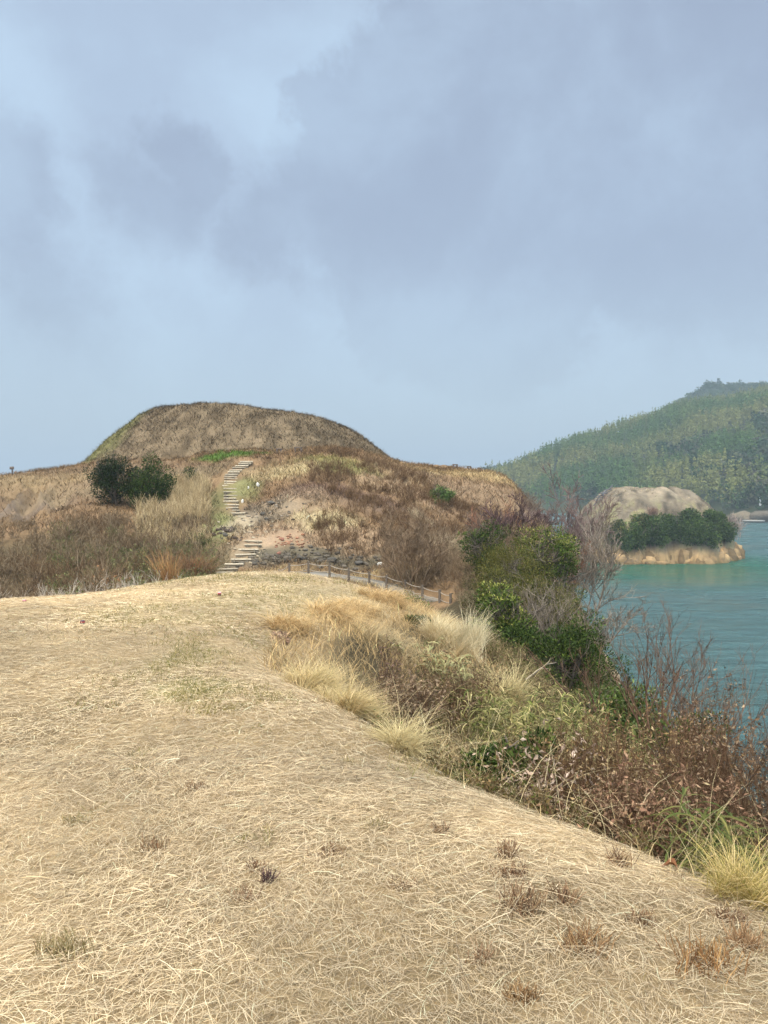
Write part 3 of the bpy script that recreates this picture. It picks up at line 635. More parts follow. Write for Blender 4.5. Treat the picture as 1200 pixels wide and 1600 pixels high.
evergreen('evergreen_shrub', 880, 955, 17.5, 158, 'large dark green shrub overhanging the pale fallen branch', 'shrub', DK+GL, .065, 12000, 10, tops=GL[:1], hmin=2.1)
evergreen('evergreen_shrub', 650, 965, 14.5, 34, 'small dark green shrub with reddish seed heads among the golden tussocks', 'shrub', DK+GL[:1], .05, 1600, 11)
evergreen('evergreen_shrub', 800, 1165, 5.6, 165, 'low dark green leafy shrub at the edge of the mown straw', 'shrub', DK+GL, .045, 7500, 12, hmin=.45)
evergreen('evergreen_shrub', 950, 1085, 12, 190, 'spreading green shrub behind the red-brown bare tree foot', 'shrub', GL, .07, 6000, 13, tops=[(.12, .15, .05)])
evergreen('evergreen_shrub', 1075, 1110, 9.5, 150, 'low green shrub below the bare saplings near the water', 'shrub', GL+OLV[:1], .06, 4200, 14)
evergreen('evergreen_shrub', 640, 930, 30, 60, 'dark green low shrub at the foot of the rope fence', 'shrub', GL, .09, 1600, 15, hmin=1.1)

RB = [(.16, .095, .065), (.22, .14, .10), (.11, .07, .05)]; GB = [(.21, .165, .12), (.29, .235, .18), (.14, .11, .08)]; BB = [(.20, .135, .08), (.28, .195, .12), (.13, .09, .055)]
baretree('bare_tree', 645, 800, 36, 'grey-brown leafless tree with a fine twig haze at the end of the rope fence', BB, .75, 8, .035, 3, (8, 7, 7), 21, .010, hf=1.45)
baretree('bare_tree', 785, 752, 48, 'leafless tree with dark spreading limbs behind the evergreen row', [(.075, .045, .04), (.13, .08, .07)], .75, 4, .11, 3, (8, 8, 6), 22, .017, hf=1.15)
baretree('bare_tree', 838, 768, 50, 'leafless tree with orange-red twigs below the right end of the ridge', [(.30, .15, .085), (.20, .105, .065)], .7, 5, .08, 3, (8, 7, 6), 23, .017, hf=1.1)
baretree('bare_tree', 878, 752, 57, 'purplish leafless tree hanging over the cliff at the right end of the ridge', [(.19, .125, .105), (.14, .09, .08), (.25, .18, .15)], .6, 6, .09, 3, (8, 8, 6), 24, .020, hf=1.15)
baretree('bare_tree', 815, 790, 44, 'brown leafless tree with fine twigs just above the glossy evergreen', BB, .7, 6, .05, 3, (8, 7, 6), 33, .014, hf=1.1)
baretree('bare_tree', 903, 785, 50, 'pale grey leafless tree reaching toward the small island', GB, .55, 6, .08, 3, (8, 8, 6), 25, .019, lean=(.12, 0), hf=1.15)
baretree('bare_tree', 912, 868, 40, 'pale grey leafless tree low over the water left of the small island', GB, .8, 6, .06, 3, (8, 7, 6), 26, .014, lean=(.12, 0), hf=.85)
baretree('bare_sapling_tree', 1015, 915, 11, 'red-brown leafless small tree standing before the open water', [(.10, .058, .038), (.17, .10, .065)], .60, 6, .025, 3, (5, 4, 4), 127, .0034, wob=.06, ang=.55, hf=1.05)
baretree('bare_sapling_tree', 1085, 985, 9.5, 'thin brown leafless sapling right of the red-brown bare tree', [(.13, .08, .055), (.18, .12, .085)], .5, 7, .014, 3, (6, 5, 3), 28, .0028, wob=.07, ang=.55)
baretree('bare_sapling_tree', 1180, 1000, 7.5, 'dark twiggy leafless sapling at the right edge before the water', [(.09, .06, .045), (.13, .09, .065)], .5, 7, .012, 3, (6, 5, 3), 29, .0024, wob=.09, ang=.6)
baretree('bare_shrub', 760, 850, 38, 'brown twiggy shrub between the leafless tree and the narrow evergreen', BB, .9, 8, .03, 2, (8, 7), 30, .010)
baretree('bare_shrub', 850, 905, 26, 'pale bare twigs rising out of the olive shrub', GB, .7, 9, .02, 2, (7, 6), 31, .006)
baretree('orange_leaf_sapling', 172, 890, 27, 'small sapling with orange dead leaves below the left thicket', BB, .5, 3, .012, 1, (5,), 32, .005, leaves=(260, [(.42, .22, .10), (.34, .17, .08)], .09), group='dead-leaved saplings')

# thickets (masses nobody could count)
def thicket(name, label, n, xr, yr, hr, cols, seed, keep=None, nst=5, lv=1, nk=(5,), thick=.012, spread=.5, leaves=None, twig=.006, wob=.12, lean=(0, 0), mat='bark', up=.06, hfun=None):
    r = rng(seed); x = r.uniform(*xr, n); y = r.uniform(*yr, n)
    if keep is not None: m = keep(x, y); x, y = x[m], y[m]
    z = H(x, y); h = r.uniform(*hr, len(x)); h = h*hfun(x, y) if hfun else h; a, fin = twigs(r, np.stack([x, y, z], 1), h, spread, nst, thick, cols, lv, nk, twig=twig, wob=wob, lean=lean, up=up)
    if leaves:
        m, cs, sz = leaves; f = fin.reshape(-1, 3); p = f[r.choice(len(f), m)]+r.normal(0, .02, (m, 3)); d = sph(r, m)-np.array([0, 0, .3])
        leafs(a, p, d, sph(r, m), sz*r.uniform(.5, 1.4, m), sz*.36*r.uniform(.6, 1.4, m), leafcol(r, m, cs), .3)
    return tag(a.build(name, MT[mat]), label, 'undergrowth', kind='stuff')
def lk(x, y): # left hollow
    return (y < 50+.1*(x+30)) & (x < -9.0-.35*(50-y)*0)
def hl(x, y): return np.where(y > 38, 1.0-.03*(y-38), 1.0)*(1-.35*sstep(-.40, -.52, x/y))
def lreg(x, y): return (x < -8.6) & (x/y > -.60) & (x/y < -.225)
thicket('bare_thicket', 'grey-brown leafless thicket filling the hollow left of the stairs', 900, (-34, -7.5), (22, 47), (1.0, 2.2),
        [(.19, .135, .075), (.30, .225, .14), (.11, .075, .042), (.17, .11, .06)], 41, lambda x, y: lreg(x, y) & (fbm(x*.28, y*.28, 3, 171) > .44), 5, 2, (5, 4), .018, .85, twig=.009, hfun=hl)
thicket('brown_thicket', 'reddish-brown leafless brush on the far left of the hollow', 700, (-34, -7.5), (24, 48), (.9, 1.9),
        [(.155, .095, .05), (.21, .135, .075), (.09, .058, .03)], 48, lambda x, y: lreg(x, y) & (fbm(x*.28, y*.28, 3, 171) < .52), 6, 2, (5, 4), .013, .8, twig=.008, hfun=hl)
thicket('pale_stems', 'bleached crooked stems standing out in front of the left thicket', 110, (-17, -6.5), (21.5, 27), (.8, 1.5),
        [(.46, .39, .30), (.38, .31, .23)], 49, lambda x, y: (x/y > -.55) & (x/y < -.27), 3, 2, (4, 3), .014, .9, twig=.006)
thicket('green_underwood', 'olive-green weeds growing through the lower left thicket', 1100, (-22, -7), (24, 44), (.7, 1.5),
        [(.15, .16, .07), (.20, .19, .09)], 42, lambda x, y: (x/y > -.43) & (x/y < -.225) & (fbm(x*.4, y*.4, 2, 175) > .42), 5, 1, (4,), .012, .6, leaves=(30000, [(.09, .115, .03), (.16, .16, .055), (.22, .18, .08)], .13), mat='leaf')
thicket('tall_reeds', 'pale dry reeds standing on the slope left of the upper stairs', 1300, (-17, -9.5), (43, 57), (.7, 1.7),
        [(.50, .37, .20), (.38, .28, .14), (.58, .45, .26), (.24, .17, .08)], 43, lambda x, y: (x/y < -.228) & (x/y > -.32) & (fbm(x*.6, y*.6, 2, 177) > .36), 7, 1, (3,), .014, .4, twig=.008, wob=.06)
thicket('brown_brush', 'dark reddish-brown brush on the slope above the rope fence', 1500, (-6, 12), (44, 63), (.4, 1.1),
        [(.16, .095, .05), (.22, .14, .075), (.10, .06, .032)], 44, lambda x, y: (fbm(x*.22, y*.3, 3, 161) > .47) & (x/y > -.10), 7, 1, (5,), .012, .8, twig=.009)
thicket('shore_brush', 'pinkish-grey leafless brush on the slope behind the evergreen row', 800, (4, 19), (36, 66), (.9, 2.0),
        RB+GB, 45, lambda x, y: (x/y > .12) & (x/y < .245) & ((y < 55) | (x/y > .185)), 6, 2, (5, 4), .02, .75, twig=.012)
thicket('slope_scrub', 'olive-brown scrub covering the slope between the evergreens and the shore', 1200, (1.5, 13), (21.5, 40), (.4, .9),
        [(.20, .15, .085), (.27, .21, .12), (.13, .10, .055)], 50, lambda x, y: (x/y > .105) & (x/y < .31-.002*(y-17)), 6, 1, (6,), .012, .7, leaves=(52000, [(.035, .045, .010), (.075, .075, .02), (.15, .115, .045), (.022, .03, .007)], .07), twig=.007, mat='leaf')
thicket('shore_scrub', 'low brown scrub running down the bank to the shore', 900, (5.5, 18), (5, 46), (.6, 1.3),
        [(.20, .15, .085), (.27, .21, .12), (.13, .10, .055)], 56, lambda x, y: (x/y > .27) & (x < 18.5-.05*y), 6, 1, (6,), .012, .8, leaves=(30000, [(.035, .045, .010), (.10, .09, .03), (.17, .13, .06)], .09), twig=.008, mat='leaf')
def rk(x, y): return (x > edge(y)+.25+.25*sstep(6, 9, y)) & (x < edge(y)+1.2+.62*y)
def rh(x, y): return .42+.58*sstep(.4, 2.2, x-edge(y))
thicket('weed_thicket', 'tangled brown weed stems with shrivelled leaves on the bank below the straw', 900, (-1.3, 7), (3.2, 10.5), (.45, .85),
        [(.17, .105, .05), (.25, .17, .085), (.10, .062, .03), (.46, .36, .18)], 46, lambda x, y: rk(x, y) & ((y < 8.6) | (x/y > .13)), 5, 1, (5,), .0042, .6, leaves=(40000, [(.15, .095, .04), (.28, .19, .09), (.075, .05, .024), (.12, .12, .03), (.07, .085, .02)], .034), twig=.0020, mat='dead', hfun=rh)
thicket('bank_weeds', 'brown and olive weeds on the bank between the golden tussocks and dark shrubs', 700, (-1, 7), (9.5, 22), (.35, .75),
        [(.22, .15, .085), (.33, .24, .13), (.14, .12, .05)], 47, lambda x, y: (x > edge(y)+1.3) & (x/y < .36) & (x/y > .12), 5, 1, (5,), .006, .6, leaves=(24000, [(.16, .12, .055), (.14, .13, .04), (.07, .085, .02), (.33, .25, .13)], .06), twig=.0035, mat='dead', hfun=rh)
# pale arching stems strewn over the dead shrubs
acc = Acc(); r = rng(58); n = 2200; y = r.uniform(3.4, 9, n); x = edge(y)+.3+r.uniform(0, 1, n)*(.45*y); b_h = H(x, y)
blades(x, y, r.uniform(.35, .85, n), r.uniform(.0018, .0038, n), mixc(r, n, [(.60, .48, .26), (.70, .58, .34), (.46, .34, .17)], .12), r, acc, .9, .75, k=6, z=b_h+.05)
tag(acc.build('arching_stems', MT['grass']), 'pale straw-coloured stems arching over the dead shrubs', 'stems', kind='stuff')

thicket('saddle_brush', 'brown dead brush at the foot of the slope behind the fence end', 800, (-1, 7), (31, 46), (.5, 1.1),
        [(.24, .165, .095), (.32, .23, .14), (.16, .11, .065)], 59, lambda x, y: ((y > 40.7-(x+5)*.67) | (x > 3.3)) & (x/y > .0) & (x/y < .16), 7, 1, (6,), .012, .8, twig=.008)
# bamboo grass and other long-leaved growth
def longleaf(name, px, yt, D, wpx, label, cs, n=900, ln=.22, wd=.018, seed=0, stems=40, cat='plant'):
    r = rng(seed); b, h = spot(px, yt, D); e = empty(name, b, label, cat, 'leafy growth on the bank'); W = wpx/F*D/2
    x = r.normal(0, .5, stems)*W; y = r.normal(0, .5, stems)*W; z = H(b[0]+x, b[1]+y)-b[2]
    pts = polyl(r, np.stack([x, y, z-.03], 1), updirs(r, stems, .35), h*r.uniform(.6, 1.05, stems), 5, .06, .02)
    a = Acc(); tubes(a, pts, np.full(stems, .0035*(1+D*.05)), np.full(stems, .0018), mixc(r, stems, [(.25, .24, .10), (.30, .24, .13)]), 3); a.build('stems', MT['bark'], e)
    f = pts[:, 2:].reshape(-1, 3); p = f[r.choice(len(f), n)]; d = unit(sph(r, n)*np.array([1, 1, .35])+np.array([0, 0, .35]))
    lp = polyl(r, p, d, ln*r.uniform(.6, 1.3, n), 4, .05, 0, .16); la = Acc(); side = unit(np.cross(d, np.array([0, 0, 1.]))+r.normal(0, .3, (n, 3)))
    ribbons(la, lp, wd*r.uniform(.6, 1.3, n), side, leafcol(r, n, cs), .05); la.build('leaves', MT['leaf'], e); return e
longleaf('bamboo_grass', 790, 1085, 8.2, 170, 'pale green bamboo grass below the large dark shrub', [(.13, .14, .032), (.30, .255, .09), (.08, .095, .02), (.44, .35, .16)], 2200, .16, .014, 51, 60)
longleaf('bamboo_grass', 880, 1075, 9.5, 150, 'green and straw bamboo grass left of the red-brown bare tree', [(.12, .13, .03), (.28, .24, .08), (.07, .09, .02), (.42, .33, .15)], 2000, .16, .014, 52, 50)
longleaf('bamboo_grass', 960, 1120, 7.6, 150, 'dull green bamboo grass at the foot of the red-brown bare tree', [(.08, .095, .024), (.15, .14, .04), (.30, .24, .10)], 1000, .18, .016, 53, 45)
longleaf('long_leaved_plant', 1125, 1262, 3.9, 130, 'green long-leaved plant behind the golden tussock at the lower right', [(.055, .070, .016), (.085, .10, .024), (.17, .15, .045)], 420, .24, .014, 54, 26)
longleaf('bamboo_grass', 700, 1010, 11.5, 90, 'thin green bamboo grass among the tall pale grass stalks', [(.25, .24, .10), (.36, .32, .15)], 500, .22, .02, 55, 30)

def deadshrub(px, yt, D, label, seed, n=1500, cs=None, sz=.030, nst=16, spread=.45, cols=None, name='dead_leaf_shrub'):
    cs = cs or [(.16, .095, .04), (.25, .165, .075), (.46, .34, .18), (.09, .052, .025)]; cols = cols or [(.12, .068, .04), (.17, .10, .055)]
    r = rng(seed); b, h = spot(px, yt, D); e = empty(name, b, label, 'shrub', 'dead-leaved shrubs on the bank')
    base = np.stack([r.normal(0, .16 if nst > 10 else .04, nst), r.normal(0, .16 if nst > 10 else .04, nst), np.zeros(nst)], 1)
    a, fin = twigs(r, base, h*1.1, spread, 2, .0048, cols, 2, (6, 4), twig=.0016, wob=.09, ang=.6); a.build('branches', MT['bark'], e)
    n = int(n*1.7); f = fin.reshape(-1, 3); p = f[r.choice(len(f), n)]; d = sph(r, n)*np.array([1, 1, .7])-np.array([0, 0, .35]); la = Acc()
    s = sz*r.uniform(.5, 1.3, n); d = unit(d); sd = unit(np.cross(d, sph(r, n))); mid = p+d*s[:, None]*.5; nr = np.cross(sd, d)
    c = leafcol(r, n, cs); wv = sd*(s*r.uniform(.12, .26, n))[:, None]; cup = nr*(s*.14)[:, None]   # cupped: two halves folded on the midrib
    v = np.stack([p, mid+wv+cup, p+d*s[:, None], mid-cup*.2, mid-wv+cup], 1); k = np.arange(n)[:, None]*5
    la.add(v, np.concatenate([k+np.array([[0, 1, 2, 3]]), k+np.array([[0, 3, 2, 4]])]), np.repeat(c, 5, 0)); la.build('leaves', MT['dead'], e); return e
deadshrub(930, 1125, 5.4, 'tall red-brown shrub with pale curled dead leaves right of the low green shrub', 61, 1500)
deadshrub(1010, 1140, 5.0, 'brown shrub tangled with straw-coloured stems, middle of the dead-leaved bank', 62, 1100)
deadshrub(1095, 1120, 5.6, 'dark brown dead-leaved shrub in front of the water', 63, 2000, [(.10, .058, .035), (.17, .10, .055), (.34, .24, .15)])
deadshrub(1175, 1135, 4.8, 'dense dark-brown dead-leaved shrub at the right edge of the picture', 64, 1900, [(.10, .055, .032), (.16, .095, .05), (.32, .23, .14)])
deadshrub(1050, 1215, 4.3, 'low rust-brown dead-leaved shrub nearest the mown straw', 65, 1500, [(.27, .15, .09), (.20, .11, .07), (.34, .22, .13)], sz=.035)
deadshrub(985, 1235, 4.35, 'small rusty dead-leaved shrub at the edge of the straw left of the lowest one', 70, 900, [(.27, .16, .09), (.22, .12, .07), (.34, .24, .14)], sz=.035)
deadshrub(860, 1165, 5.0, 'shrub with large pale beige curled leaves over the low green shrub', 66, 420, [(.50, .38, .28), (.42, .30, .21)], sz=.048)
deadshrub(435, 995, 9.6, 'spray of beige dead leaves at the left end of the golden tussocks', 67, 700, [(.45, .32, .21), (.32, .2, .13)], sz=.08, nst=9)
deadshrub(700, 1040, 8.6, 'dark brown dead-leaved weeds between the mown edge and bamboo grass', 68, 1600, [(.15, .10, .06), (.23, .15, .085), (.12, .11, .04)], sz=.04, nst=22)
deadshrub(640, 1065, 7.9, 'brown weed clump with upright stems just below the mown edge', 69, 1000, [(.22, .15, .09), (.30, .21, .13)], sz=.05, nst=18)
deadshrub(610, 1015, 9.2, 'tall thin dark dead stalk cluster in the middle of the tussocks', 71, 160, [(.17, .11, .08)], sz=.04, nst=4, spread=.12, name='dead_stalks')

# golden tussocks
def tussock(px, yt, D, wpx, label, seed, n=900, cs=None, wid=.0045, lean=.75, bend=.75, wind=(0, 0), name='grass_tussock', hs=1.15, hmn=.42):
    r = rng(seed); b, h = spot(px, yt, D); e = None; W = wpx/F*D/2; h = max(h, hmn)
    cs = cs or [(.62, .42, .19), (.52, .34, .14), (.40, .26, .11), (.72, .54, .30)]
    m_ = max(5, n//110); cx_ = r.normal(0, .34, m_)*W; cy_ = r.normal(0, .30, m_)*W; hc = r.uniform(.55, 1.25, m_); wc = r.normal(0, .22, (m_, 2)); ic = r.integers(0, m_, n)
    x = b[0]+cx_[ic]+r.normal(0, .10, n)*W; y = b[1]+cy_[ic]+r.normal(0, .10, n)*W; a = Acc(); z = H(x, y)
    ln = h*r.uniform(.45, 1.2, n)*hs*hc[ic]; wind = (wind[0]+wc[ic, 0], wind[1]+wc[ic, 1])
    blades(x, y, ln, wid*(1+D*.06)*r.uniform(.6, 1.2, n), mixc(r, n, cs, .14), r, a, lean, bend, wind, k=6, z=z)
    o = a.build(name, MT['grass'], shift=b); o.location = tuple(b); return tag(o, label, 'grass tussock', 'golden grass tussocks')
tussock(600, 930, 15.6, 95, 'big golden tussock drooping over the crest, largest of the far tussocks', 81, 2600, bend=1.0, wind=(-.12, -.1), hs=1.35)
tussock(560, 962, 13.6, 80, 'golden-brown combed tussock left of and below the largest far tussock', 82, 1900, bend=1.0, wind=(-.15, 0), hs=1.3)
tussock(515, 992, 12.0, 80, 'arched reddish-gold tussock in the middle of the bank', 83, 1900, bend=1.1, wind=(.25, -.2), hs=1.5)
tussock(458, 1000, 10.4, 70, 'low golden tussock at the left end of the bank', 84, 1200, bend=1.0, wind=(-.1, 0), hs=1.2)
tussock(690, 955, 14.0, 80, 'pale upright tussock below the small dark shrub', 85, 1700, [(.62, .49, .28), (.54, .42, .22), (.68, .57, .36)], lean=.4, bend=.5)
tussock(740, 962, 14.6, 60, 'tall pale tussock with stiff stalks beside the yellow-tipped shrub', 86, 1300, [(.62, .52, .32), (.54, .44, .26), (.68, .60, .40)], lean=.3, bend=.3)
tussock(790, 1025, 12.2, 70, 'straw tussock below the yellow-tipped green shrub', 87, 1200, [(.56, .46, .24), (.48, .38, .18)], lean=.5, bend=.6)
tussock(680, 1005, 12.0, 70, 'golden tussock above the brown weeds, centre of the bank', 88, 1200, lean=.6, bend=.8)
tussock(490, 1085, 6.9, 95, 'soft pale tussock on the mown edge, left one of the near pair', 89, 2200, [(.66, .51, .28), (.56, .42, .20), (.42, .33, .14)], lean=.5, bend=.7, wind=(.2, .1), wid=.0032, hmn=.34)
tussock(545, 1112, 6.1, 90, 'soft pale tussock on the mown edge, right one of the near pair', 90, 2200, [(.66, .51, .28), (.56, .42, .20), (.42, .33, .14)], lean=.5, bend=.7, wind=(.25, .05), wid=.0032, hmn=.30)
tussock(625, 1160, 5.1, 95, 'spreading fine-bladed tussock where the straw meets the brown weeds', 91, 1300, [(.55, .44, .23), (.46, .36, .17)], lean=.9, bend=.7, wid=.003, hmn=.3)
tussock(1178, 1305, 3.05, 130, 'olive-gold tussock at the lower right edge of the picture', 92, 900, [(.56, .41, .17), (.44, .34, .11), (.66, .50, .24), (.26, .23, .06)], lean=.6, bend=.55, wid=.0026, hmn=.2)
tussock(600, 995, 11.5, 110, 'flattened grey-straw tussock around the tall dark stalks', 93, 1500, [(.46, .36, .20), (.38, .29, .16)], lean=1.0, bend=.9)
tussock(265, 868, 30, 34, 'rusty orange grass clump beside the foot of the lower stairs', 94, 420, [(.36, .19, .075), (.28, .145, .06), (.42, .26, .11)], lean=.15, bend=.25, wid=.012)
tussock(298, 862, 37, 40, 'brownish-orange grass clump just left of the lower stairs', 95, 700, [(.26, .13, .06), (.33, .18, .09)], lean=.5, bend=.4, wid=.008)
tussock(505, 806, 47.5, 45, 'bright straw tussock in the middle of the hill slope', 96, 700, [(.58, .48, .28), (.52, .42, .22)], lean=.7, bend=.6, wid=.009)
tussock(660, 795, 51, 60, 'feathery pale grass stand on the slope above the leafless tree', 97, 900, [(.50, .40, .26), (.42, .33, .20)], lean=.35, bend=.4, wid=.008)
tussock(700, 830, 42, 70, 'feathery pale grass stand left of the narrow evergreen tree', 98, 900, [(.48, .38, .24), (.42, .33, .20)], lean=.4, bend=.5, wid=.008)

# stubble tufts of cut rust-coloured stalks on the straw
def stub(px, py, wpx, label, seed, cs=None, n=70):
    n = int(n*rng(seed+9).uniform(.8, 1.25)); D = 1.6*F/(py-760)
    for _ in range(6):
        z = float(H(np.array([(px-600)/F*D]), np.array([D]))[0]); D = (EZ-z)*F/(py-760)
    r = rng(seed); x0 = (px-600)/F*D; W = wpx/F*D/2; cs = cs or [(.20, .11, .06), (.28, .165, .09), (.13, .08, .05), (.40, .28, .15)]
    x = x0+np.clip(r.normal(0, .42, n), -1, 1)*W; y = D+np.clip(r.normal(0, .3, n), -.8, .8)*W; z = H(x, y); a = Acc(); b = np.array([x0, D, float(H(np.array([x0]), np.array([D]))[0])])
    pts = polyl(r, np.stack([x, y, z-.005], 1), updirs(r, n, .75), r.uniform(.015, .085, n)*r.uniform(.5, 1.15), 2, .14); tubes(a, pts, r.uniform(.0012, .0024, n), r.uniform(.0009, .0016, n), mixc(r, n, cs, .2), 3)
    o = a.build('stubble_tuft', MT['bark'], shift=b); o.location = tuple(b); tag(o, label, 'stubble tuft', 'cut stubble tufts on the straw')
OL = [(.22, .18, .07), (.32, .25, .12), (.42, .33, .18)]
for i, (px, py, wp, lb, cs) in enumerate([
  (240,1327,50,'dark rust stubble tuft, darkest and roundest on the left half of the straw',None),(303,1232,36,'small rust stubble tuft, farthest of the dark tufts on the straw',None),
  (515,1335,62,'wide rust stubble tuft near the middle of the straw',None),(400,1360,28,'small reddish stubble tuft, upper of the two by the picture middle',None),
  (418,1378,18,'tiny blackish stubble tuft beside the small reddish one',[(.08,.05,.05),(.14,.08,.07)]),(632,1388,42,'rust stubble tuft below the middle of the straw',None),
  (792,1338,34,'rust stubble tuft, uppermost of the right-hand column of tufts',None),(800,1368,56,'low rust stubble tuft, second down in the right-hand column',None),
  (815,1420,80,'wide two-headed rust stubble tuft, third down in the right-hand column',None),(885,1410,50,'sparse brown stubble tuft right of the two-headed one',None),
  (912,1480,84,'golden-brown upright stubble tuft in the lower right of the straw',[(.32,.18,.08),(.42,.28,.14),(.22,.12,.06)]),(1110,1510,125,'large orange-brown stubble tuft near the lower right corner',[(.30,.155,.06),(.40,.24,.10),(.22,.11,.05)]),
  (1165,1480,60,'orange-brown stubble tuft at the right edge above the large one',[(.30,.17,.08),(.40,.26,.14)]),(815,1560,54,'brown stubble tuft at the bottom right of centre',[(.26,.15,.07),(.36,.24,.12)]),
  (1000,1440,50,'thin brown stubble tuft between the golden-brown tuft and the bank',None),(100,1490,100,'olive tuft of flattened grass at the lower left',OL),
  (380,1405,44,'faint brown stubble tuft left below the picture middle',[(.24,.15,.09),(.34,.24,.14)]),(120,1285,50,'pale olive grass tuft leaning right on the left of the straw',OL),
  (590,1292,60,'olive stubble tuft on the straw above the middle rust tuft',OL),(545,1195,36,'olive round tuft near the mown edge',OL),(1140,1440,60,'rusty stubble tuft just below the lower right tussock',None),
  (750,1500,50,'sparse brown stubble tuft left of the golden-brown one',[(.26,.16,.09),(.36,.24,.14)]),(215,1205,40,'olive tuft left of the farthest rust tuft',OL),
  (970,1352,40,'brown stubble tuft beside the bank right of centre',None),(690,1300,30,'tiny brown tuft on the straw right of the olive tuft',None)]):
    stub(px, py, wp, lb, 200+i, cs, 150 if wp > 50 else 85)

# a few bits of litter: curled brown leaves and a fallen pale branch
r = rng(300)
for px, py, D, s, lb in ((1045, 1356, 3.3, .032, 'curled orange-brown dead leaf at the foot of the bank'), (165, 0, 0, 0, '')):
    if not lb: continue
    x, y = (px-600)/F*D, D; z = float(H(np.array([x]), np.array([y]))[0]); a = Acc(); k = 7; u = np.linspace(-1, 1, k); v_ = np.linspace(0, 1, k); U, V = np.meshgrid(u, v_)
    wdt = np.sin(V*np.pi)**.7*.45; pts = np.stack([U*wdt*s*2, (V-.5)*s*2.2, (U*wdt)**2*s*3.0+.012+.015*np.sin(V*5)], -1)+0
    i = np.arange(k-1)[:, None]*k; j = np.arange(k-1)[None, :]; a.add(pts, np.stack([i+j, i+j+1, i+k+j+1, i+k+j], -1), (.20, .085, .04))
    o = a.build('dead_leaf', MT['dead'], smooth=True); o.location = (x, y, z+.01); o.rotation_euler = (.2, .1, 1.1); tag(o, lb, 'leaf')
a = Acc(); b = P(822, 1062, 13.2); pts = polyl(r, np.array([[0, 0, 0.]]), np.array([[.55, .1, .45]]), np.array([.5]), 6, .16); tubes(a, pts, [.02], [.010], [(.30, .25, .19)], 6)
s_, d_, _, _ = kids(r, pts, 4, .4, .7); tubes(a, polyl(r, s_, d_, np.full(4, .16), 4, .1), np.full(4, .008), np.full(4, .004), np.tile([.30, .25, .19], (4, 1)), 4)
o = a.build('fallen_branch', MT['bark']); o.location = tuple(b); tag(o, 'pale dead branch leaning out from under the large dark shrub', 'branch')

# ------------------------------------------------------------------ built things
def stairs(pts, label, wid, seed):
    r = rng(seed); e = empty('log_stairway', pts[-1], label, 'stairs', 'timber-edged stairs up the hill'); o0 = np.array(pts[-1])
    n = len(pts)
    for i, p in enumerate(pts):
        a = Acc(); q = np.array(p)-o0; w_ = wid*r.uniform(.92, 1.08)/2; tl = r.normal(0, .012); yaw = r.normal(0, .04); cl = np.array([.46, .385, .27])*r.uniform(.65, 1.1)
        dx = np.array([math.cos(yaw)*w_, math.sin(yaw)*w_, tl])
        for off, rad in ((0.0, .055),):
            cyl(a, q-dx+[0, 0, off], q+dx+[0, 0, off], rad, rad*.93, cl, 8)
        cyl(a, q-dx*.97-[0, -.02, .12], q+dx*.97-[0, -.02, .12], .045, .045, cl*.45, 7)
        # compacted earth tread behind the log
        box(a, q+np.array([0, .30, -.035]), (w_*1.85, .50, .09), yaw, np.array([.30, .235, .15])*r.uniform(.8, 1.1))
        for sx in (-.62, .62): cyl(a, q+dx*sx-[0, .075, .22], q+dx*sx+[0, -.075, .03], .028, .028, cl*.6, 6)
        a.build('step', MT['wood'], e)
    return e
up_e = stairs(UP, 'upper flight of pale timber-edged earth steps climbing to the terrace', .95, 401)
lo_e = stairs(LO, 'lower flight of pale timber-edged earth steps rising from the saddle', 1.08, 402)

# concrete path behind the rope fence
PQ = [P(448, 899, 39.6), P(482, 898, 39.2), P(515, 902, 38.6), P(548, 907, 37.9), P(580, 913, 37.2), P(608, 920, 36.5), P(640, 930, 35.6), P(700, 941, 34.3)]
PQ = np.array(PQ); tt = np.linspace(0, len(PQ)-1, 60); cen = np.stack([np.interp(tt, np.arange(len(PQ)), PQ[:, k]) for k in range(3)], 1)
a = Acc(); dr = unit(np.gradient(cen, axis=0)); sd = unit(np.cross(dr, [0, 0, 1.])); 
sec = [(-.02, -.34), (-.02, 0), (1.0, .05), (1.0, -.34)]
sdn = -sd
V = np.stack([cen+sdn*u_+np.array([0, 0, v_]) for u_, v_ in sec], 1); m = len(cen); q = []
for i in range(m-1):
    for j in range(3): q.append((i*4+j, (i+1)*4+j, (i+1)*4+j+1, i*4+j+1))
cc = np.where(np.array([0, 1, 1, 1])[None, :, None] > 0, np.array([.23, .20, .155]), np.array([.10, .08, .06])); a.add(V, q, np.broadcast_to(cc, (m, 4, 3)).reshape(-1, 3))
tag(a.build('path', MT['concrete']), kind='structure')

fp = [(436,889,901,39.9),(452,880,902,39.6),(482,877,902,39.0),(515,880,906,38.4),(545,887,908,37.7),(577,893,914,37.0),(604,898,919,36.4),(633,906,927,35.7),(660,914,932,35.1),(687,921,938,34.5),(704,927,942,34.1)]
base0 = P(*[fp[0][0], fp[0][2], fp[0][3]]); fe = empty('rope_fence', base0, 'grey wooden post and rope fence along the concrete path', 'fence'); tops = []
for i, (px, y1, y0, D) in enumerate(fp):
    D -= .12; a = Acc(); lo = P(px, y0+5, D)-base0; hi = P(px, y1, D)-base0; cyl(a, lo, hi, .065, .058, np.array([.12, .095, .07]), 10); a.build('post', MT['wood'], fe); tops.append(hi)
tops = np.array(tops)
for off in (.10, .42):
    a = Acc(); seg = []
    for i in range(len(tops)-1):
        tl = np.linspace(0, 1, 8)[:-1]; s = tops[i]*(1-tl[:, None])+tops[i+1]*tl[:, None]; s[:, 2] -= off+.10*4*tl*(1-tl)*.6; seg.append(s)
    tubes(a, np.concatenate(seg)[None], [.020], [.020], [(.33, .28, .21)], 5); a.build('rope', MT['wood'], fe)

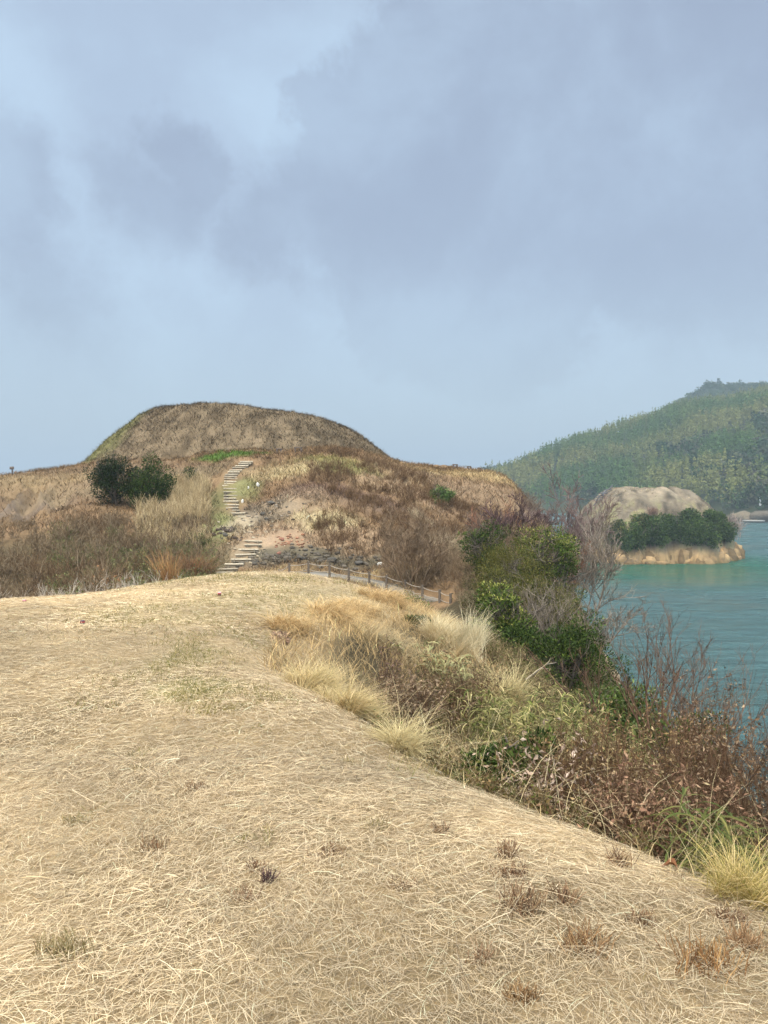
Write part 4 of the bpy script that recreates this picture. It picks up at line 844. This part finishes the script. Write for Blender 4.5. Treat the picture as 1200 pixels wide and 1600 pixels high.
# marker pegs on the mown ground
def peg(px, py, hp, label, ctop, clow, band):
    D = 11.0
    for _ in range(20):
        z = float(H(np.array([(px-600)/F*D]), np.array([D]))[0]); D = .5*D+.5*(EZ-z)*F/(py-760)
    x = (px-600)/F*D; h = hp/F*D; e = empty('marker_peg', (x, D, z-.01), label, 'marker', 'small red and black marker pegs')
    a = Acc(); cyl(a, (0, 0, -.03), (0, 0, h*.62), .026, .029, clow, 14); a.build('peg_body', MT['paint'], e)
    a = Acc(); cyl(a, (0, 0, h*.62), (0, 0, h*.86), .031, .031, ctop, 14); a.build('cap', MT['paint'], e)
    a = Acc(); cyl(a, (0, 0, h*.86), (0, 0, h), .028, .024, band, 14); a.build('cap_top', MT['paint'], e)
peg(129, 977, 9, 'black marker peg with a dull red cap, nearest of the three', (.32, .05, .05), (.012, .012, .02), (.05, .02, .03))
peg(343, 931, 7, 'red marker peg with a pale top on the crest before the stairs', (.45, .06, .07), (.10, .02, .03), (.62, .45, .45))
peg(38, 941, 5, 'pinkish-red marker peg at the far left edge of the straw', (.50, .12, .16), (.25, .05, .06), (.6, .35, .38))

# stones, stumps and seats on the hill
def stone(px, py, D, wpx, hpx, label, cl, seed, cat='stone'):
    p = P(px, py, D); zz_ = float(H(p[0:1], p[1:2])[0]); w_ = wpx/F*D/2; h_ = hpx/F*D; a = Acc(); rocklump(a, (0, 0, h_*.30), (w_, w_*.8, h_*.6), seed, cl)
    o = a.build('stone', MT['stone']); o.location = (p[0], p[1], zz_+.05); tag(o, label, cat, 'stones on the hill slope')
for i, s in enumerate([(403,761,55,5,6,'white stone right of the upper stairs, uppermost of the white ones'),(388,763,55,3,4,'small white stone between the stairs and the larger white stone'),
   (379,777,53,4,6,'white stone close beside the upper stairs near the green patch'),(594,888,42.5,12,7,'broken white rock behind the middle of the rope fence'),(626,893,41.5,5,4,'small white rock right of the broken white rock')]):
    stone(*s, (.62, .58, .50), 500+i)
for i, s in enumerate([(352,838,46.5,9,6,'dark stone left of the gap between the two flights'),(362,832,47.5,7,4,'flat dark stone just above the gap between the flights'),(416,808,49,8,4,'black stone on the bare slope right of the stairs'),
   (410,800,49.8,9,5,'mossy dark boulder right of the last upper step'),(425,788,51.3,14,5,'low grey boulder on the bare slope'),(441,850,45.6,6,5,'reddish stone right of the lower stairs, higher one'),(436,868,43.8,8,5,'reddish stone beside the lower stairs, lower one'),
   (398,884,42.3,10,5,'dark boulder right of the bottom steps'),(470,880,42.6,14,6,'dark boulder behind the left end of the rope fence'),(520,877,43.4,16,6,'long dark boulder above the middle of the concrete path'),(560,880,43.2,14,6,'dark boulder above the right half of the concrete path')]):
    c = (.26, .12, .08) if 'reddish' in s[5] else (.09, .08, .065); stone(*s, c, 520+i)
r = rng(560); acc = Acc()
for (px, py, D, rx, ry, n, c) in ((520,876,43.6,3.8,1.1,110,(.10,.082,.06)),(440,884,43,1.6,.7,60,(.11,.09,.065)),(425,795,50.5,2.2,2.2,90,(.16,.13,.095)),(455,848,45.6,1.2,.9,40,(.24,.12,.07)),(385,830,47.6,1.5,1.8,40,(.40,.33,.23)),(355,838,46.6,.8,1.0,30,(.09,.065,.05)),(600,892,42.4,1.6,.7,40,(.12,.095,.07)),(370,880,43,2.6,2.2,40,(.33,.26,.17))):
    p = P(px, py, D); X_ = p[0]+r.normal(0, .6, n)*rx; Y_ = p[1]+r.normal(0, .6, n)*ry; Z_ = H(X_, Y_)
    for k in range(n):
        s_ = r.uniform(.04, .19)*(1.3 if c[0] < .12 else .8); rocklump(acc, (X_[k], Y_[k], Z_[k]+.02), (s_, s_*.8, s_*.55), int(r.integers(1e6)), np.array(c)*r.uniform(.6, 1.5), 4)
tag(acc.build('rubble', MT['stone']), 'dark clods and loose stones on the bare bank beside the stairs', 'rubble', kind='stuff')
def bench(px, py, D, wpx, label, rz=0):
    p = P(px, py, D); z = float(H(p[0:1], p[1:2])[0]); e = empty('low_bench', (p[0], p[1], z), label, 'bench', 'low wooden benches on the terrace'); w_ = wpx/F*D; e.rotation_euler[2] = rz
    a = Acc(); box(a, (0, 0, .40), (w_, .36, .07), 0, (.16, .12, .09)); a.build('seat', MT['wood'], e)
    for sx in (-.36, .36): a = Acc(); box(a, (sx*w_, 0, .17), (.14, .28, .40), 0, (.12, .09, .07)); a.build('leg', MT['wood'], e)
bench(436, 710, 63, 9, 'short dark wooden bench on the terrace, left of the pair below the mound')
bench(466, 711, 63, 13, 'longer dark wooden bench on the terrace, right of the pair below the mound', .1)
bench(711, 735, 70, 8, 'dark bench on the ridge top right of the mound, leftmost of the three')
bench(733, 737, 70, 6, 'small dark bench on the ridge top, middle of the three')
bench(749, 739, 70, 5, 'small dark bench on the ridge top nearest the cliff')
p = P(19, 744, 63); z = float(H(p[0:1], p[1:2])[0]); e = empty('sign_post', (p[0], p[1], z), 'tiny dark signpost on the skyline at the far left', 'sign post')
a = Acc(); cyl(a, (0, 0, -.1), (0, 0, .75), .05, .05, (.10, .08, .07), 8); a.build('post', MT['wood'], e)
a = Acc(); box(a, (0, -.06, .62), (.34, .04, .22), 0, (.14, .11, .09)); a.build('board', MT['wood'], e)

# ------------------------------------------------------------------ the islet's things
def iz(x, y): return float(isl(np.array([x]), np.array([y]))[0][0])
def hit(px, py, D0=172, D1=212):
    for D in np.arange(D0, D1, .1):
        q = P(px, py, D)
        if float(isl(q[0:1], q[1:2])[0][0]) >= q[2]: break
    return D
def islbush(px, pb, pt, wpx, label, cs, seed, n=5200, name='island_bush', leaf=.42):
    r = rng(seed); D = hit(px, pb)+.6; x = (px-600)/F*D; z = iz(x, D); h = (pb-pt)/F*D*.84; e = empty(name, (x, D, z), label, 'bush', 'bushes on the small island'); W = wpx*1.22/F*D/2
    a, _ = twigs(r, np.array([[0, 0, 0.]]), h, .6, 4, .12, [(.12, .10, .08)], levels=1, nk=(4,), twig=.04); a.build('branches', MT['bark'], e)
    nc = 26; d = sph(r, nc); d[:, 2] = np.abs(d[:, 2]); ctr = d*r.uniform(.3, 1, (nc, 1))*np.array([W*.85, W*.6, h*.62])+np.array([0, 0, h*.10]); idx = r.integers(0, nc, n); dd = sph(r, n)
    p = ctr[idx]+dd*r.uniform(.3, 1, (n, 1))**.5*np.array([W*.36, W*.36, h*.22]); c = leafcol(r, n, cs)*np.exp(r.normal(0, .25, nc))[idx][:, None]; la = Acc()
    s = leaf*r.uniform(.6, 1.3, n); leafs(la, p, unit(dd+r.normal(0, .5, dd.shape)), unit(dd+r.normal(0, .5, dd.shape)), s, s*.6, c); la.build('foliage', MT['leaf'], e)
IG = [(.022, .042, .010), (.045, .075, .016), (.08, .115, .026)]; IO = [(.12, .115, .035), (.16, .145, .05)]
for i, s_ in enumerate([(964,858,806,34,'olive-green bush at the left end of the islet bushes',IG+IO),(990,866,812,46,'dark green bush left of centre on the islet slope',IG),
   (1025,869,806,52,'mid-green bush at the centre of the islet slope',IG),(1064,868,795,60,'tallest green bush on the islet, right of centre',IG),(1098,862,800,52,'wide dark green bush on the right part of the islet',IG),
   (1130,853,800,40,'dark green bush at the right end of the islet row',IG),(1005,832,800,40,'small olive bush behind the dark ones, halfway up the islet',IG+IO),(1045,835,796,44,'green bush above the central islet bushes',IG),(1080,826,788,46,'round bush high on the islet right shoulder',IG),
   (1112,826,790,38,'green bush behind the right end of the islet row',IG)]):
    islbush(*s_, 600+i)
def islbare(px, pb, h, label, seed, cols):
    D = hit(px, pb)+.5; x = (px-600)/F*D; r = rng(seed); e = empty('island_bare_shrub', (x, D, iz(x, D)), label, 'shrub', 'leafless shrubs on the small island')
    a, _ = twigs(r, np.stack([r.normal(0, 1.0, 10), r.normal(0, 1.0, 10), np.zeros(10)], 1), h, .5, 3, .06, cols, 2, (5, 4), twig=.045); a.build('branches', MT['bark'], e)
islbare(1143, 845, 6.0, 'pinkish-grey leafless shrub at the right tip of the islet', 621, [(.30, .23, .19), (.36, .28, .23)])
islbare(1128, 812, 4.0, 'tan leafless shrub behind the right end of the islet bushes', 622, [(.32, .25, .19), (.38, .30, .24)])
islbare(950, 856, 2.6, 'rusty leafless shrub at the left foot of the islet bushes', 623, [(.25, .14, .07), (.3, .18, .1)])
islbare(1018, 815, 2.6, 'reddish-brown leafless shrub amid the islet bushes', 624, [(.25, .16, .11), (.3, .2, .14)])
acc = Acc(); r = rng(640); n = 9000; gx_ = r.uniform(48, 94, n); gy_ = r.uniform(178, 212, n); zi, ri, _, _ = isl(gx_, gy_); k = (ri < .93); gx_, gy_, zi = gx_[k], gy_[k], zi[k]; n = len(gx_)
ok = fbm(gx_*.3, gy_*.3, 3, 643) > .42; gx_, gy_, zi = gx_[ok], gy_[ok], zi[ok]; n = len(gx_)
blades(gx_, gy_, r.uniform(.12, .4, n), r.uniform(.10, .2, n), mixc(r, n, [(.34, .25, .14), (.22, .15, .09), (.40, .31, .19), (.20, .18, .07)], .2), r, acc, .9, .5, z=zi, k=2)
tag(acc.build('island_grass', MT['grass']), 'thin dead grass on the bald top of the small island', 'grass', kind='stuff')
# wooden ladder-like steps on the islet
D_ = hit(935, 789); p0 = np.array([(935-600)/F*D_, D_]); D_ = hit(950, 770); p1 = np.array([(950-600)/F*D_, D_]); e = empty('ladder_steps', (p0[0], p0[1], iz(*p0)), 'grey wooden ladder steps near the top left of the small island', 'steps')
for sx in (-1.15, 1.15):
    a = Acc(); pts = []
    for f in np.linspace(0, 1, 8): q = p0*(1-f)+p1*f; pts.append((q[0]+sx-p0[0], q[1]-p0[1], iz(q[0]+sx, q[1])-iz(*p0)+1.1))
    tubes(a, np.array(pts)[None], [.17], [.17], [(.10, .10, .10)], 5); a.build('rail', MT['wood'], e)
for f in np.linspace(.05, .95, 8):
    a = Acc(); q = p0*(1-f)+p1*f; box(a, (q[0]-p0[0], q[1]-p0[1], iz(*q)-iz(*p0)+1.0), (2.1, .34, .22), 0, (.12, .12, .115)); a.build('rung', MT['wood'], e)

# ------------------------------------------------------------------ far shore
r = rng(700)
def shore(px, D, s, label, cl, seed):
    a = Acc(); rocklump(a, (0, 0, s[2]*.3), s, seed, cl, 12); o = a.build('shore_rock', MT['rock']); o.location = ((px-600)/F*D, D, 0); tag(o, label, 'rock', 'rocks on the far shore')
shore(1150, 396, (6, 4, 3.0), 'tan rock at the left end of the far shore ledge', (.15, .12, .075), 1)
shore(1163, 394, (7, 4, 4.2), 'pale tan rock behind the flat jetty on the far shore', (.17, .135, .085), 2)
shore(1180, 392, (9, 5, 4.0), 'tan rock face right of the jetty on the far shore', (.16, .125, .08), 3)
shore(1198, 390, (9, 6, 5.5), 'grey-tan cliff rock at the right edge of the far shore', (.12, .10, .07), 4)
p = P(1177, 814, 380); e = empty('jetty', (p[0], p[1], 0), 'flat grey jetty at the waterline of the far shore', 'jetty')
a = Acc(); box(a, (0, 0, 1.0), (9.5, 4, .7), 0, (.30, .28, .24)); a.build('deck', MT['concrete'], e)
for k in (-3.5, 0, 3.5): a = Acc(); cyl(a, (k, 0, -1), (k, 0, .7), .35, .35, (.15, .14, .12), 8); a.build('pile', MT['concrete'], e)
p = P(1188, 778, 398); zf = float(front_hill(p[0:1], p[1:2])[0]); e = empty('shore_beacon', (p[0], p[1], p[2]-6), 'small white beacon among the trees above the far shore', 'beacon')
a = Acc(); cyl(a, (0, 0, 0), (0, 0, 6.5), .6, .45, (.7, .7, .68), 10); a.build('tower', MT['paint'], e)
a = Acc(); cyl(a, (0, 0, 6.5), (0, 0, 7.6), .8, .3, (.65, .65, .65), 10); a.build('lantern', MT['paint'], e)

# trees one can tell apart on the summit skyline
def skytree(px, ytop, D, kind, label, seed):
    r = rng(seed); x = (px-600)/F*D; z = float(back_hill(np.array([x]), np.array([D]))[0]); top = EZ-(ytop-760)/F*D; h = max(top-z, 8)
    e = empty('skyline_conifer' if kind == 'c' else 'skyline_bare_tree', (x, D, z), label, 'tree', 'trees on the far summit skyline'); a = Acc()
    cyl(a, (0, 0, 0), (0, 0, h*.95), .35, .1, (.10, .09, .08), 6); a.build('trunk', MT['bark'], e)
    if kind == 'c':
        n = 420; t_ = r.uniform(.25, 1, n); rad = (1-t_)*h*.22+.4; an = r.uniform(0, 6.28, n); q = np.sqrt(r.random(n)); p = np.stack([np.cos(an)*rad*q, np.sin(an)*rad*q, t_*h], 1)
        d = unit(np.stack([np.cos(an), np.sin(an), np.full(n, -.2)], 1)); la = Acc(); leafs(la, p, d, sph(r, n)+[0, 0, 1], np.full(n, 1.6), np.full(n, 1.0), leafcol(r, n, [(.03, .06, .03), (.04, .075, .035)])); la.build('crown', fm, e)
    else:
        b_, _ = twigs(r, np.array([[0, 0, h*.25]]), h*.9, .9, 6, .18, [(.20, .17, .15)], 3, (7, 6, 4), twig=.07); b_.build('crown', MT['bark'], e)
for i, s in enumerate([(1112,592,960,'b','wide round leafless tree left of the tallest conifer on the far summit'),(1123,591,965,'c','tallest narrow conifer on the far summit'),(1139,598,960,'c','pointed conifer right of the tallest one on the summit'),
    (1153,598,965,'c','dark blunt conifer in the middle of the summit skyline'),(1168,597,960,'b','leafless tree between conifers on the right of the summit'),(1180,598,965,'c','low conifer near the right edge of the summit'),(1193,598,960,'b','leafless tree at the right edge of the summit skyline')]):
    skytree(*s, 720+i)

# ------------------------------------------------------------------ haze
def solidbox(name, lo, hi, mat):
    a = Acc(); c = (np.array(lo)+np.array(hi))/2; box(a, c, np.array(hi)-np.array(lo)); return a.build(name, mat)
hm = bpy.data.materials.new('haze_air'); hm.use_nodes = True; t = hm.node_tree; t.nodes.clear()
pv = t.nodes.new('ShaderNodeVolumePrincipled'); pv.inputs['Color'].default_value = (.56, .66, .74, 1); pv.inputs['Density'].default_value = .00045; pv.inputs['Anisotropy'].default_value = .1
ho = t.nodes.new('ShaderNodeOutputMaterial'); t.links.new(pv.outputs[0], ho.inputs['Volume'])
tag(solidbox('haze', (-3600, -700, -6), (3600, 6100, 190), hm), 'pale blue sea haze', 'haze', kind='stuff')
